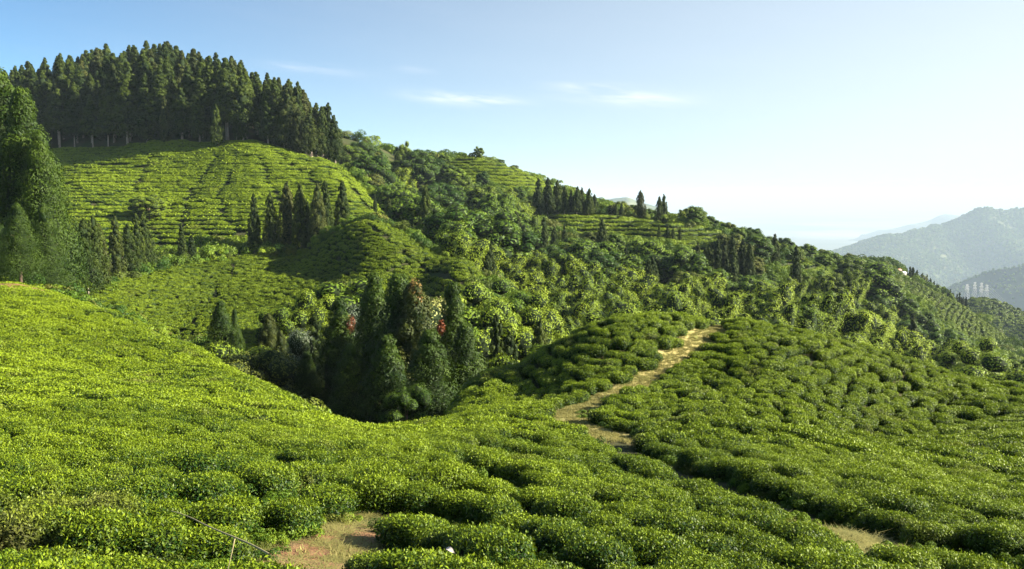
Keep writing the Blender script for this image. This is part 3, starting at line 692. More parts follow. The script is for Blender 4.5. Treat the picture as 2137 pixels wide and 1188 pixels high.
# ================================================================ trees
def cedar_meshes(seed, h, rad_, ncl, per, leaf, mat, trunk_r, bark=None, base=0.12, lump=1.0, pw=0.55):
    r = np.random.default_rng(seed); J = Join()
    def prof(t):    # crown radius over height, 0 at base of crown .. 1 top
        return rad_*np.minimum(1.0, (t/0.10+0.35))*np.clip(1-t, 0, 1)**pw*(1+0.10*np.sin(t*17+seed))+0.03*h*0.3*(1-t)
    t = np.sort(1-r.random(ncl)**0.80); t = np.concatenate([t, [0.985, 0.95, 0.9]])
    ga = np.arange(len(t))*2.39996+r.uniform(0, .6, len(t))
    R = prof(t); rc = (0.34*rad_*lump)*(0.26+0.9*(1-t)**0.85)*r.uniform(0.7, 1.35, len(t))
    rr_ = np.maximum(R-rc*0.55, 0)*r.uniform(0.72, 1.08, len(t))
    z = h*(base+(1-base)*t)-rc*0.6
    for k in range(len(t)):
        d = unit(r.normal(size=(per, 3))); o_ = np.array([math.cos(ga[k]), math.sin(ga[k]), 0.55])
        d = np.where((d@o_)[:, None] < -0.25, -d, d)
        c = np.array([rr_[k]*math.cos(ga[k]), rr_[k]*math.sin(ga[k]), z[k]])
        rad2 = rc[k]*np.array([1.0, 1.0, 1.15])*(1+0.16*np.sin(d[:, :1]*7+k)*np.sin(d[:, 2:]*6))
        C = c+d*rad2*r.uniform(0.8, 1.05, (per, 1))
        N_ = unit(d*0.95+r.normal(0, 0.20, (per, 3)))
        V_, F_ = leaves(C, N_, leaf*r.uniform(0.7, 1.4, per), leaf*0.55, r, d*0.3+[0, 0, 0.8]+r.normal(0, .5, (per, 3)))
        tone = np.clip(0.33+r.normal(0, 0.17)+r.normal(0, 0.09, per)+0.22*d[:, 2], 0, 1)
        J.add(V_, F_, np.repeat(tone, 4))
    tt_ = np.linspace(0, 0.97, 9); k_ = 9; RRc = np.maximum(prof(tt_)*0.52, 0.02); zc_ = h*(base+(1-base)*tt_)
    an = np.arange(k_)*2*math.pi/k_; Vc = np.stack([(RRc[:, None]*np.cos(an)*(1+.2*np.sin(3*an+zc_[:, None]))).ravel(), (RRc[:, None]*np.sin(an)*(1+.2*np.cos(2*an+zc_[:, None]*1.7))).ravel(), np.repeat(zc_, k_)], 1)
    i_ = np.arange(8)[:, None]*k_; j_ = np.arange(k_)[None]; jj = (j_+1) % k_; J.add(Vc, np.stack([i_+j_, i_+jj, i_+k_+jj, i_+k_+j_], -1).reshape(-1, 4), 0.1, 1)
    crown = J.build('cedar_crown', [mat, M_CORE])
    K = Join(); pts = [(0, 0, -1.5), (0, 0, h*0.05), (h*.004, 0, h*base*1.2), (0, h*.004, h*0.5), (0, 0, h*0.93)]
    K.add(*tube(pts, [trunk_r*1.3, trunk_r*1.05, trunk_r*0.9, trunk_r*0.6, trunk_r*0.1], 8))
    for q_ in range(10):
        a_ = r.uniform(0, 6.28); zz = h*r.uniform(base, 0.8); l_ = prof(np.array((zz/h-base)/(1-base)))*0.75
        K.add(*tube([(0, 0, zz), (l_*.5*math.cos(a_), l_*.5*math.sin(a_), zz+l_*.12), (l_*math.cos(a_), l_*math.sin(a_), zz+l_*.3)], [trunk_r*.28, trunk_r*.18, trunk_r*.06], 5))
    return crown, K.build('cedar_trunk', [bark or M_BARK], True)
def bamboo_meshes(seed, h=10.0, culms=7, per=760, leaf=0.28, mat=None):
    r = np.random.default_rng(seed); J = Join(); K = Join()
    for c in range(culms):
        a_ = c*2.4+r.uniform(0, 1); lean = r.uniform(0.05, 0.24)*h; H_ = h*r.uniform(0.72, 1.0); b = np.array([math.cos(a_), math.sin(a_), 0])*r.uniform(0.05, 0.08)*h*.6
        o_ = np.array([math.cos(a_), math.sin(a_), 0]); s = np.linspace(0, 1, 9)
        P = b+o_*(lean*s[:, None]**2.4)+np.array([0, 0, 1.])*(H_*(s-0.16*s**5))[:, None]; P[0, 2] -= 1.0
        K.add(*tube(P, 0.055*(1-s*0.8), 5), 0.5)
        sl_ = 0.14+0.86*r.random(per)**0.85; C = np.stack([np.interp(sl_, s, P[:, k]) for k in range(3)], 1)
        wd = h*0.150*np.sin(np.clip(sl_, 0, 1)*2.75)**0.7*(0.82+0.22*np.sin(sl_*17+c))+0.12
        d = unit(r.normal(size=(per, 3))); C = C+d*(wd*r.uniform(0.78, 1.06, per))[:, None]; C[:, 2] -= wd*0.15
        N_ = unit(d+[0, 0, 0.25]+r.normal(0, 0.19, (per, 3)))
        T_ = d*0.7+[0, 0, -0.7]+r.normal(0, .4, (per, 3))
        V_, F_ = leaves(C, N_, leaf*r.uniform(0.7, 1.4, per), leaf*0.42, r, T_)
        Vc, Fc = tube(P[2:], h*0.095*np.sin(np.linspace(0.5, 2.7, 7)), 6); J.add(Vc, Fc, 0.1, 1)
        J.add(V_, F_, np.repeat(np.clip(0.57+r.normal(0, .12)+r.normal(0, .12, per)+0.15*(sl_-0.5), 0, 1), 4))
    return J.build('bamboo_foliage', [mat or M_BAMB, M_CORE]), K.build('bamboo_culms', [M_CANE], True)
def ball(c, r_b):
    k, m = 7, 5; e_ = np.linspace(-1.45, 1.45, m)[:, None]; t = (np.arange(k)*2*math.pi/k)[None]
    V_ = np.stack([np.cos(e_)*np.cos(t), np.cos(e_)*np.sin(t), np.sin(e_)+0*t], -1).reshape(-1, 3)*[1.1, 1.1, .95]*r_b+c
    i_ = np.arange(m-1)[:, None]*k; j_ = np.arange(k)[None]; jj = (j_+1) % k
    return V_, np.stack([i_+j_, i_+jj, i_+k+jj, i_+k+j_], -1).reshape(-1, 4)
def broad_meshes(seed, h=9.0, ncl=34, per=150, leaf=0.32, mat=None, wide=1.0):
    r = np.random.default_rng(seed); J = Join(); K = Join()
    K.add(*tube([(0, 0, -1.2), (0, 0, h*.15), (h*.02, h*.01, h*.45), (0, h*.02, h*.75)], [h*.024, h*.018, h*.013, h*.005], 7))
    for c in range(ncl):
        a_ = c*2.39996; t = (c+.5)/ncl; zz = h*(0.24+0.66*t)*r.uniform(.93, 1.05); R = h*0.30*wide*math.sin(0.35+2.3*t)**0.8*r.uniform(0.55, 1.05)
        cc = np.array([R*math.cos(a_), R*math.sin(a_), zz]); rc = h*0.105*r.uniform(0.7, 1.45)
        if c % 3 == 0: K.add(*tube([(0, 0, zz*0.55), cc*[.5, .5, 0]+[0, 0, zz*.8], cc], [h*.008, h*.006, h*.003], 5))
        d = unit(r.normal(size=(per, 3))); d[:, 2] = np.where(d[:, 2] < -0.35, -d[:, 2], d[:, 2])
        C = cc+d*[1.1, 1.1, 0.95]*rc*r.uniform(0.72, 1.1, (per, 1))
        N_ = unit(d*0.95+[0, 0, .12]+r.normal(0, 0.28, (per, 3)))
        Vc, Fc = ball(cc, rc*0.78); J.add(Vc, Fc, 0.1, 1)
        V_, F_ = leaves(C, N_, leaf*r.uniform(0.7, 1.4, per), leaf*0.6, r)
        J.add(V_, F_, np.repeat(np.clip(0.38+r.normal(0, .14)+r.normal(0, .15, per)+.12*d[:, 2], 0, 1), 4))
    return J.build('leafy_crown', [mat or M_BROAD, M_CORE]), K.build('trunk', [M_BARK], True)
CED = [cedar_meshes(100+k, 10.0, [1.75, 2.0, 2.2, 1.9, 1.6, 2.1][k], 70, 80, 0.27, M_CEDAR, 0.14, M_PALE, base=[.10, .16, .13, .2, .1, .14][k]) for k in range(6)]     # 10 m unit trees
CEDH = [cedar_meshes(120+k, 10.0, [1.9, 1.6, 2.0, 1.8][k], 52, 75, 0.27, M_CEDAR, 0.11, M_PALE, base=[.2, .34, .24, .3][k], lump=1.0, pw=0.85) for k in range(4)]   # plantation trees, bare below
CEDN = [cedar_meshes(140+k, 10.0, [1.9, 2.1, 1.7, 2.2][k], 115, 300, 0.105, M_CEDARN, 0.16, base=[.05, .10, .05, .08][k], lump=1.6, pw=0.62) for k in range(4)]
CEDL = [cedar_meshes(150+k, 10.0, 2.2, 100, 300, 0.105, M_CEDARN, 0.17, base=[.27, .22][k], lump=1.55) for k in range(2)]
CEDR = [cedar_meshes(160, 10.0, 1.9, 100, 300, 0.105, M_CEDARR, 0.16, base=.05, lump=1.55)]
BAM = [bamboo_meshes(200+k) for k in range(5)]
BRO = [broad_meshes(230+k, wide=[1, 1.2, .85, 1.1, .95][k]) for k in range(5)]
SHR = [broad_meshes(260+k, 9.0, 26, 420, 0.16 if k < 2 else .14, mat=m_, wide=1.1 if k < 2 else .42) for k, m_ in enumerate((M_BROAD, M_BAMB, M_SILVER, M_CREAM))]
SMALL = [cedar_meshes(180+k, 10.0, 1.5, 26, 34, 0.40, M_CEDAR, 0.13, base=.08) for k in range(3)]
def plant(name, pair, x, y, h, unit_h, wf, label, category, group, crown='crown', trunk='trunk', z=None, rz=None):
    z0 = float(G(x, y)[0]) if z is None else z
    o = bpy.data.objects.new(name, None); COL.objects.link(o); o.location = (x, y, z0); o.empty_display_size = 0.5
    o['label'] = label; o['category'] = category
    if group: o['group'] = group
    s = h/unit_h; o.scale = (s*wf, s*wf, s); o.rotation_euler = (random.uniform(-.02, .02), random.uniform(-.02, .02), random.uniform(0, 6.28) if rz is None else rz)
    link(crown, pair[0], parent=o); link(trunk, pair[1], parent=o)
    return o
def by_top(u, vt, y):
    """position and height of a tree whose top shows at (u, vt) at depth y"""
    p = at(u, vt, y); g = float(G(p[0], y)[0]); return float(p[0]), float(p[2]-g)
taken = []
ORD = ['first', 'second', 'third', 'fourth', 'fifth', 'sixth', 'seventh', 'eighth', 'ninth', 'tenth', 'eleventh', 'twelfth', 'thirteenth', 'fourteenth', 'fifteenth', 'sixteenth', 'seventeenth', 'eighteenth']
def cedar_row(L, fam, what, group, wf=1.0, minh=5):
    L = sorted(L)
    for k, t in enumerate(L):
        x, h = by_top(*t[:3]); h = max(h, minh)
        plant('cedar_tree', fam[k % len(fam)], x, t[2], h, 10.0, (t[3] if len(t) > 3 else 1.0)*wf*(0.92+0.16*((k*37) % 10)/10), f'{ORD[k]} from left {what}' if len(L) > 2 else (f"{('left', 'right')[k]} tree {what}" if len(L) == 2 else what), 'conifer', group)
        taken.append((x, t[2], 0.16*h))
cedar_row([(157, 462, 114), (176, 455, 112), (192, 450, 117), (207, 466, 121), (237, 450, 134), (264, 466, 139), (283, 445, 146), (300, 443, 149)], CED, 'of the dark cedars along the left edge of the middle field', 'cedars along the middle field', 0.86)
cedar_row([(379, 468, 160), (399, 490, 161)], CED, 'of the small lone cedar pair above the middle field', 'cedar pair above the middle field', 0.9)
cedar_row([(528, 403, 170), (566, 401, 172), (597, 378, 174), (625, 382, 172), (662, 382, 169), (679, 376, 171), (712, 376, 173), (640, 420, 172)], CED, 'of the dense cedar group above the middle tea field', 'cedars on the saddle below the terraced hill', 0.74)
cedar_row([(783, 436, 212), (812, 412, 203), (888, 388, 190), (862, 465, 188), (917, 455, 186), (1018, 495, 160)], CED, 'of the cedars at the forest edge behind the rear knoll', 'cedars at the forest edge', 0.75)
cedar_row([(1123, 371, 302), (1143, 370, 306), (1165, 375, 310), (1178, 389, 300), (1192, 395, 303), (1204, 389, 299), (1214, 391, 302), (1229, 393, 300), (1240, 405, 303)], CED, 'of the dark cedars lining the far end of the terrace', 'cedars on the far terrace', 0.95)
cedar_row([(1286, 424, 302), (1297, 428, 303), (1336, 397, 299), (1376, 410, 296), (1386, 405, 298)], CED, 'of the spire cedars behind the terrace crest', 'cedars behind the terrace crest', 1.0)
cedar_row([(1078, 440, 235), (1259, 455, 245), (1137, 468, 240), (1178, 466, 262), (1055, 455, 240), (1095, 470, 232)], CED, 'of the cedars among broad trees under the terrace', 'cedars under the terrace', 0.85)
cedar_row([(1376, 468, 262), (1393, 468, 260), (1405, 476, 259), (1419, 476, 262)], CED, 'of the four cedars in front of the terrace tea rows', 'cedars before the terrace', 0.9)
cedar_row([(1457, 505, 226), (1474, 515, 224), (1482, 508, 222), (1497, 500, 222), (1512, 496, 226), (1531, 490, 222), (1551, 498, 228), (1566, 508, 226), (1600, 498, 246), (1618, 488, 248), (1520, 540, 208), (1532, 548, 207)], CED, 'of the dark cedars below the end of the terrace', 'cedars below the terrace end', 0.8)
cedar_row([(1664, 512, 222)], CED, 'a tall slim dark cedar spire rising out of the bamboo by the small tea patch', None, 0.8)
cedar_row([(1040, 655, 82), (1128, 665, 88), (1060, 690, 80)], CED, 'of the slim cedars behind the left flank of the knoll', 'cedars behind the knoll flank', 0.7)

# big trees on the left shoulder
for (u, vt, y, wf, fam, la) in ((-75, 120, 92, 1.2, CEDN[1], 'tall green cedar cut off by the left edge, highest of the big roadside cedars'),
        (-8, 145, 84, 1.15, CEDN[3], 'tall sunlit cedar at the left edge with its lumpy crown reaching the forest'), (38, 190, 81, 1.02, CEDN[1], 'tall cedar with rounded green clumps just right of the edge cedar'),
        (84, 275, 79, .98, CEDN[0], 'cedar with low drooping clumps, rightmost of the big left cedars'),
        (33, 425, 63.5, 1.05, CEDL[0], 'shorter full green cedar with a thick bare trunk at the left'), (92, 425, 70, .85, CEDL[1], 'shorter cedar with a short dark trunk behind the bare-trunked one'), (-30, 440, 66, 1.3, CEDL[1], 'short cedar cut off by the left edge above the earth bank')):
    x, h = by_top(u, vt, y); plant('cedar_tree', fam, x, y, h, 10.0, wf, la, 'conifer', 'big cedars at the left edge'); taken.append((x, y, 3))
# gully trees
def tag_red(o, seed, zc, r0, side, mat, name, n=230, sz=1.0):
    r = np.random.default_rng(seed); d = unit(r.normal(size=(n, 3))); a_ = side; c = np.array([r0*math.cos(a_), r0*math.sin(a_), zc])
    C = c+d*[0.26, 0.26, 0.62]*sz*r.uniform(.6, 1.1, (n, 1)); V_, F_ = leaves(C, unit(d+r.normal(0, .4, (n, 3))), 0.12*r.uniform(.7, 1.3, n), 0.07, r)
    link(name, mesh(name, V_, F_, mat, np.repeat(r.uniform(.1, .9, n), 4)), parent=o, label='patch of red climbing leaves' if mat is M_RED else 'rusty brown treetop')
gully = [(457, 628, 78, 1.2, CEDN[0], 'dark pointed cedar at the left end of the gully, above the bright slope crest'), (492, 645, 81, 0.72, CEDN[2], 'narrow dark cedar close behind the leftmost gully cedar'),
    (556, 655, 77, 1.02, CEDR[0], 'short rusty-green cedar in the gully beside yellowish scrub'), (588, 690, 75, 0.84, CEDR[0], 'smallest rusty cedar, low beside the short rusty one'),
    (699, 622, 68, 1.2, CEDN[2], 'gully cedar with a patch of red leaves near its top, left of the tall group'), (640, 735, 66, 1.2, CEDN[0], 'dark cedar deep in the gully shade, left of the red-topped one'),
    (786, 571, 64, 0.98, CEDN[0], 'dark tall cedar, left spire of the central gully group'), (823, 580, 61, 1.02, CEDN[1], 'bright green cedar spire in the middle of the central gully group'),
    (862, 588, 60, 1.08, CEDR[0], 'rusty-tipped tall cedar with a red patch, right spire of the central group'), (896, 690, 54, 1.26, CEDN[3], 'lower bushy cedar with bright green clumps at the foot of the central group'), (800, 700, 57, 1.32, CEDN[0], 'broad dark cedar low in the gully shade under the central group'),
    (950, 590, 66, 0.96, CEDN[2], 'dark green cedar standing apart right of the central gully group'), (975, 680, 60, 1.14, CEDN[1], 'low green cedar at the foot of the separate right gully cedar'), (735, 720, 60, 1.2, CEDN[3], 'shaded cedar between the red-topped cedar and the central group')]
for (u, vt, y, wf, fam, la) in gully:
    x, h = by_top(u, vt, y); h = max(h, 5); o = plant('cedar_tree', fam, x, y, h, 10.0, wf, la, 'conifer', 'cedars in the dark gully', rz=0.3); taken.append((x, y, 2))
    if (u, vt) == (699, 622): tag_red(o, 3, 8.6, 0.72, -0.75, M_RED, 'red_foliage', 210, .8)
    if (u, vt) == (862, 588): tag_red(o, 4, 8.2, 0.95, -0.25, M_RED, 'red_foliage', 130, .55); tag_red(o, 5, 9.5, 0.12, -1.4, M_RUST, 'rusty_top', 420)
for (u, vt, y, wf, k, la) in ((738, 632, 71, .75, 2, 'silvery grey-leaved shrub between the red-topped cedar and the tall group'), (622, 682, 70, .6, 2, 'slim silvery shrub in the gully left of the red-topped cedar'),
        (905, 622, 74, .8, 3, 'cream-yellow flowering shrub behind the rusty-tipped cedar'), (600, 622, 88, .9, 1, 'pale feathery tree on the edge of the middle field, left one'), (652, 606, 90, .8, 1, 'pale feathery tree before the shaded slope, right one'),
        (482, 712, 66, 1.3, 1, 'light green scrub bush at the foot of the leftmost gully cedar'), (520, 725, 62, 1.2, 0, 'dark scrub bush just above the bright slope crest'), (850, 800, 45, .8, 0, 'glossy dark-leaved young tree at the lip of the gully'), (1085, 735, 62, .8, 1, 'bright green low bush peeping over the shaded knoll flank'),
        (1005, 600, 92, 1.0, 1, 'tall lime-green leafy clump right of the gully cedars'), (1060, 590, 100, 1.1, 1, 'lime-green clump, second right of the gully cedars'), (1105, 620, 96, 1.0, 1, 'lime-green clump at the left end of the forest behind the knoll'), (2105, 755, 92, 1.3, 1, 'large yellow-green bamboo bush at the right edge below the ridge'), (2030, 710, 120, 1.0, 1, 'yellow-green pointed tree left of the large bush at the right edge'),
        (1000, 306, 384, 1.0, 1, 'leafy tree crowning the round tea hilltop'), (985, 318, 384, 1.3, 1, 'low tree beside the one crowning the round hilltop'), (1045, 332, 385, 1.5, 0, 'dark bushy tree on the right shoulder of the hilltop'), (1075, 344, 384, 1.4, 0, 'lower bushy tree on the right shoulder of the hilltop'),
        (310, 405, 205, 1.5, 1, 'round light green tree alone in the terraced tea field'), (290, 412, 207, 1.3, 0, 'darker round tree beside the light one in the terraced tea field'),
        (730, 300, 330, 1.2, 0, 'broad tree on the skyline beside the dark forest'), (755, 292, 335, 1.0, 0, 'tree with a notched top on the skyline'), (840, 296, 350, .6, 1, 'thin feathery tree poking above the skyline trees')):
    x, h = by_top(u, vt, y); h = max(h, 2.5); plant('shrub' if h < 6 else 'broadleaf_tree', SHR[k], x, y, h, 9.0, wf, la, 'shrub' if h < 6 else 'tree', None); taken.append((x, y, 2))

# the plantation wood on the hill: trees behind the forest edge, nearest rows longest
r5 = np.random.default_rng(21); cnt = 0; wood = []
FEDGE = wpoly([(-120, 318, 296), (0, 312, 296), (120, 312, 292), (240, 304, 282), (350, 296, 275), (450, 298, 268), (520, 294, 264), (600, 306, 262), (650, 330, 259), (700, 342, 264)])
fex = [p[0] for p in FEDGE]; fey = [p[1] for p in FEDGE]
SKYU = [-60, 0, 60, 100, 200, 270, 340, 380, 430, 480, 530, 560, 600, 640, 650, 680, 700]
SKYV = [150, 140, 136, 124, 102, 96, 88, 100, 110, 122, 136, 156, 160, 185, 222, 215, 235]
for rowi in range(12):
    dy = [0.5, 4, 8.5, 13, 18, 24, 30, 37, 44, 52, 60, 70][rowi]
    xs = np.arange(-212, -50, 7.2)+r5.uniform(-1.2, 1.2)
    for x0 in xs:
        x = x0+r5.uniform(-1.4, 1.4); 
        if x > -54-dy*0.25 or x < -225: continue
        y = np.interp(x, fex, fey)+dy+r5.uniform(-1.3, 1.3)
        z0 = float(G(x, y)[0]); u_, _ = proj(x, y, z0)
        if u_ < -70: continue
        vlim = float(np.interp(u_, SKYU, SKYV)); top = float(at(u_, vlim, y)[2])
        h = r5.uniform(17, 26) if rowi > 0 else r5.uniform(13, 24)
        room = top-z0
        if rowi > 5: h = max(13, min(27, room+r5.uniform(-5.5, 1.6)))
        else: h = min(h, room-r5.uniform(0, 2))
        if h < 8: continue
        wood.append((y, x, z0, h, rowi, u_))
wood.sort()
for y, x, z0, h, rowi, u_ in wood[:230]:
    if not seen(x, y, z0+h): continue
    fam = CED[int(r5.integers(6))] if rowi == 0 and r5.random() < .45 else CEDH[int(r5.integers(4))]
    part_ = 'left' if u_ < 230 else ('middle' if u_ < 460 else 'right')
    la = (f'pale-trunked cedar at the front edge of the hilltop wood, {part_} stretch' if rowi == 0 else
          (f'crowded dark cedar behind the front trees of the hilltop wood, {part_} stretch' if rowi < 6 else f'cedar whose top makes the skyline of the hilltop wood, {part_} stretch'))
    plant('cedar_tree', fam, x, y, h, 10.0, 1.22+0.2*r5.random(), la, 'conifer', f'cedars of the hilltop wood, {part_} stretch'); cnt += 1
cedar_row([(343, 200, 272, .9), (375, 200, 274, 1.0), (452, 218, 262, .9), (492, 232, 264, .8), (506, 205, 265, .8), (590, 215, 262), (622, 225, 260), (636, 255, 259), (670, 222, 262), (684, 214, 264, 1.1), (698, 240, 264), (618, 170, 268, .9)], CED, 'of the separate cedars before the dark hilltop wood', 'cedars in front of the hilltop wood', 0.9)
print('wood', cnt)

# mixed forest: bamboo in front, broad trees and some cedars behind
zones = [Z_NEAR, Z_MID, Z_UP, Z_BEY, Z_TOP, Z_TER, Z_PAT, Z_RID, Z_SPUR]
def canopy_limit(u_):  # highest row of pixels the trees may reach
    return float(np.interp(u_, [690, 720, 760, 800, 850, 900, 940, 960, 1060, 1100, 1180, 1250, 1300, 1400, 1430, 1480, 1540, 1600, 1660, 1700, 1760, 1800, 1850, 1900, 2000, 2137],
                              [330, 310, 292, 315, 312, 318, 326, 345, 372, 400, 420, 425, 425, 440, 428, 455, 472, 488, 510, 515, 528, 540, 560, 640, 690, 745]))
# open fields that no nearer tree may cover: between u1 and u2, from depth y inwards, tops stay under this line
CLEAR = [(880, 1010, 128, 585, 605), (1240, 1280, 244, 518, 520), (1365, 1430, 258, 515, 522), (1440, 1640, 220, 560, 568), (1640, 1690, 215, 600, 600), (800, 930, 184, 500, 510), (930, 1110, 345, 372, 385), (1140, 1300, 290, 476, 496), (1300, 1520, 264, 498, 545), (1600, 1770, 252, 572, 578), (1870, 2060, 385, 625, 735), (2060, 2160, 400, 735, 770), (690, 760, 380, 335, 345)]
r6 = np.random.default_rng(33)
N_ = 9000
th_ = r6.uniform(-0.36, 0.56, N_); rr6 = np.exp(r6.uniform(math.log(84), math.log(430), N_))
cx_, cy_ = rr6*np.sin(th_), rr6*np.cos(th_)
okz = np.ones(N_, bool)
for zn in zones: okz &= ~inpoly(cx_, cy_, zn)
okz &= ~((cx_ < -20) & (cy_ < 120)) & ~((cy_ < 300) & (cx_ < np.interp(cy_, [175, 196, 228, 248, 262, 300], [-14, -22, -33, -43, -52, -66])) & (cy_ > 175)) & ~((cx_ < -14) & (cy_ < 176) & (cy_ > 110))
zz_ = G(cx_, cy_)
pts = []; grid = {}
for i_ in range(N_):
    if not okz[i_]: continue
    x, y = cx_[i_], cy_[i_]; sp = np.interp(y, [90, 200, 400], [4.8, 6.4, 8.6])*r6.uniform(.75, 1.25)
    u_, v_ = proj(x, y, zz_[i_])
    kind = 'b' if ((y < 180 and u_ > 940) or (y < 260 and u_ > 1650 and r6.random() < .6) or r6.random() < .16) else ('c' if r6.random() < 0.16 else 't')
    h = {'b': r6.uniform(7.5, 12), 't': r6.uniform(5.5, 9.5) if r6.random() < .6 else r6.uniform(9.5, 15), 'c': r6.uniform(9, 14)}[kind]*np.interp(y, [90, 150, 300], [0.85, 1.0, 1.15])
    lim = canopy_limit(u_); top = float(at(u_, lim, y)[2])-zz_[i_]
    if y < 135: top = min(top, float(at(u_, 600 if u_ < 1750 else 690, y)[2])-zz_[i_])
    for u1, u2, yz, va, vb in CLEAR:
        if u1 <= u_ <= u2 and y < yz: top = min(top, float(at(u_, va+(vb-va)*(u_-u1)/(u2-u1), y)[2])-zz_[i_])
    if h > top: h = top-r6.uniform(-1.2, 3.0)
    if h < 3.2: continue
    if not seen(x, y, zz_[i_]+h, 1.0): continue
    if any(math.hypot(x-tx, y-ty) < tr+1.5 for tx, ty, tr in taken if abs(ty-y) < 8): continue
    if any(math.hypot(x-p[0], y-p[1]) < sp for gx in (-1, 0, 1) for gy in (-1, 0, 1) for p in grid.get((int(x//8)+gx, int(y//8)+gy), ())): continue
    grid.setdefault((int(x//8), int(y//8)), []).append((x, y)); pts.append((x, y, h, kind, u_))
def region(x, y, u_):
    if y < 150: return 'just behind the knoll' if u_ < 1700 else 'below the right end of the knoll crest'
    if u_ < 960: return 'on the slope left of the round hilltop' if y > 240 else 'in the hollow behind the rear knoll'
    if u_ < 1150: return 'under the round tea hilltop'
    if u_ < 1560: return 'behind the terrace crest' if y > 290 else 'on the slope below the terrace'
    if u_ < 1800: return 'along the wooded skyline right of the terrace' if y > 280 else 'round the small tea patch'
    return 'on the long slope below the right-hand ridge'
nb = {'b': 0, 't': 0, 'c': 0}
pts.sort(key=lambda p: p[1])
extra = []
for x, y, h, kind, u_ in pts:
    cap = {'b': 290, 't': 290, 'c': 30}[kind]
    if nb[kind] >= cap: extra.append((x, y, h)); continue
    nb[kind] += 1; rg = region(x, y, u_)
    hw = 'tall' if h > 8.5 else ('medium' if h > 6.5 else 'low')
    if kind == 'b': plant('bamboo_clump', BAM[int(r6.integers(5))], x, y, h, 10.0, r6.uniform(1.05, 1.4), f'{hw} feathery yellow-green bamboo clump {rg}', 'bamboo', f'bamboo clumps {rg}', 'foliage', 'culms')
    elif kind == 't': plant('broadleaf_tree', BRO[int(r6.integers(5))], x, y, h, 9.0, r6.uniform(1.1, 1.5), f'{hw} round-crowned green tree {rg}', 'tree', f'broad-crowned trees {rg}')
    else: plant('cedar_tree', CED[int(r6.integers(6))], x, y, h, 10.0, 0.9, f'{hw} dark cedar in the mixed forest {rg}', 'conifer', f'cedars in the mixed forest {rg}')
print('forest', nb, len(extra))

# scrub that fills the forest floor and gully, one mass
def scrub_mesh(seed, mat):
    r = np.random.default_rng(seed); J = Join()
    for c in range(8):
        cc = np.array([r.normal(0, .75), r.normal(0, .75), r.uniform(.2, 1.3)]); d = unit(r.normal(size=(150, 3))); d[:, 2] = np.abs(d[:, 2])-.2
        C = cc+d*r.uniform(.5, .9); V_, F_ = leaves(C, unit(d+r.normal(0, .4, (150, 3))), .23*r.uniform(.7, 1.3, 150), .13, r); J.add(V_, F_, np.repeat(np.clip(.3+r.normal(0, .15)+r.normal(0, .15, 150), 0, 1), 4))
    return libobj(J.build('scrub', [mat]))
SC = [scrub_mesh(1, M_BROAD), scrub_mesh(2, M_BROAD), scrub_mesh(3, M_BAMB)]
N_ = 26000; th_ = r6.uniform(-0.62, 0.60, N_); rr6 = np.exp(r6.uniform(math.log(36), math.log(1100), N_))
sx, sy = rr6*np.sin(th_), rr6*np.cos(th_); okz = np.ones(N_, bool)
for zn in zones: okz &= ~inpoly(sx, sy, zn)
okz &= ~((sx < -40) & (sy > 255) & (sy < 380))
okz &= ~bare(sx, sy) & ~((sy < 57) & (sx > -9))
sx, sy = sx[okz], sy[okz]; sz_ = G(sx, sy)
ss = np.interp(sy, [40, 100, 300, 600, 1100], [.7, 1.0, 1.9, 3.4, 6])*r6.uniform(.6, 1.3, len(sx))
wx, wy = r6.uniform(-24, 26, 9000), r6.uniform(5, 34, 9000); k = (np.abs(np.arctan2(wx, wy)) < .8) & ~bare(wx, wy, -.25); wx, wy = wx[k], wy[k]
sx, sy, sz_, ss = np.concatenate([sx, wx]), np.concatenate([sy, wy]), np.concatenate([sz_, G(wx, wy)+.15]), np.concatenate([ss, r6.uniform(.10, .20, len(wx))])     # low weeds under the nearest bushes
scatter('undergrowth', np.stack([sx, sy, sz_-0.2], 1), np.stack([0*sx, 0*sx, r6.uniform(0, 6.28, len(sx))], 1), np.repeat(ss[:, None], 3, 1), r6.integers(0, 3, len(sx)), SC, 'tangled green scrub on the forest floor and in the gully', 'undergrowth')

# ================================================================ right-hand ridge: line of small conifers, houses, pylons
ln = [(1832, 541), (1861, 547), (1901, 556), (1923, 570), (1939, 580), (1974, 602), (1998, 613), (2022, 629)]
lu = [p[0] for p in ln]; lv = [p[1] for p in ln]
kk = 0
for u_ in np.arange(1836, 2018, 4.4):
    for dep in (506, 518):
        uj = u_+r6.uniform(-1.6, 1.6); v_ = np.interp(uj, lu, lv)+r6.uniform(-3, 5)+(2 if dep == 506 else -1)
        x, h = by_top(uj, v_, dep+r6.uniform(-4, 4))
        h = min(max(h, 7), 15)
        plant('small_conifer', SMALL[kk % 3], x, dep, h, 10.0, 0.9, f"small dark conifer in the long line, {'upper' if u_ < 1900 else ('middle' if u_ < 1960 else 'lower')} part of the far ridge", 'conifer', 'conifer line on the right-hand ridge'); kk += 1  # small dark conifers of no particular species, built from cedar meshes
M_WALL = flat_mat('painted_wall', (0.5, 0.48, 0.42), (0.6, 0.58, 0.5), 0.6, space='Object'); M_ROOFR = flat_mat('tin_roof_red', (0.45, 0.22, 0.17), (0.52, 0.30, 0.25), 0.5, space='Object', rough=.5)
M_ROOFW = flat_mat('tin_roof_pale', (0.62, 0.64, 0.66), (0.75, 0.76, 0.78), 0.5, space='Object', rough=.45); M_DARK = flat_mat('opening', (0.02, 0.02, 0.02), (0.03, 0.03, 0.03), 1)
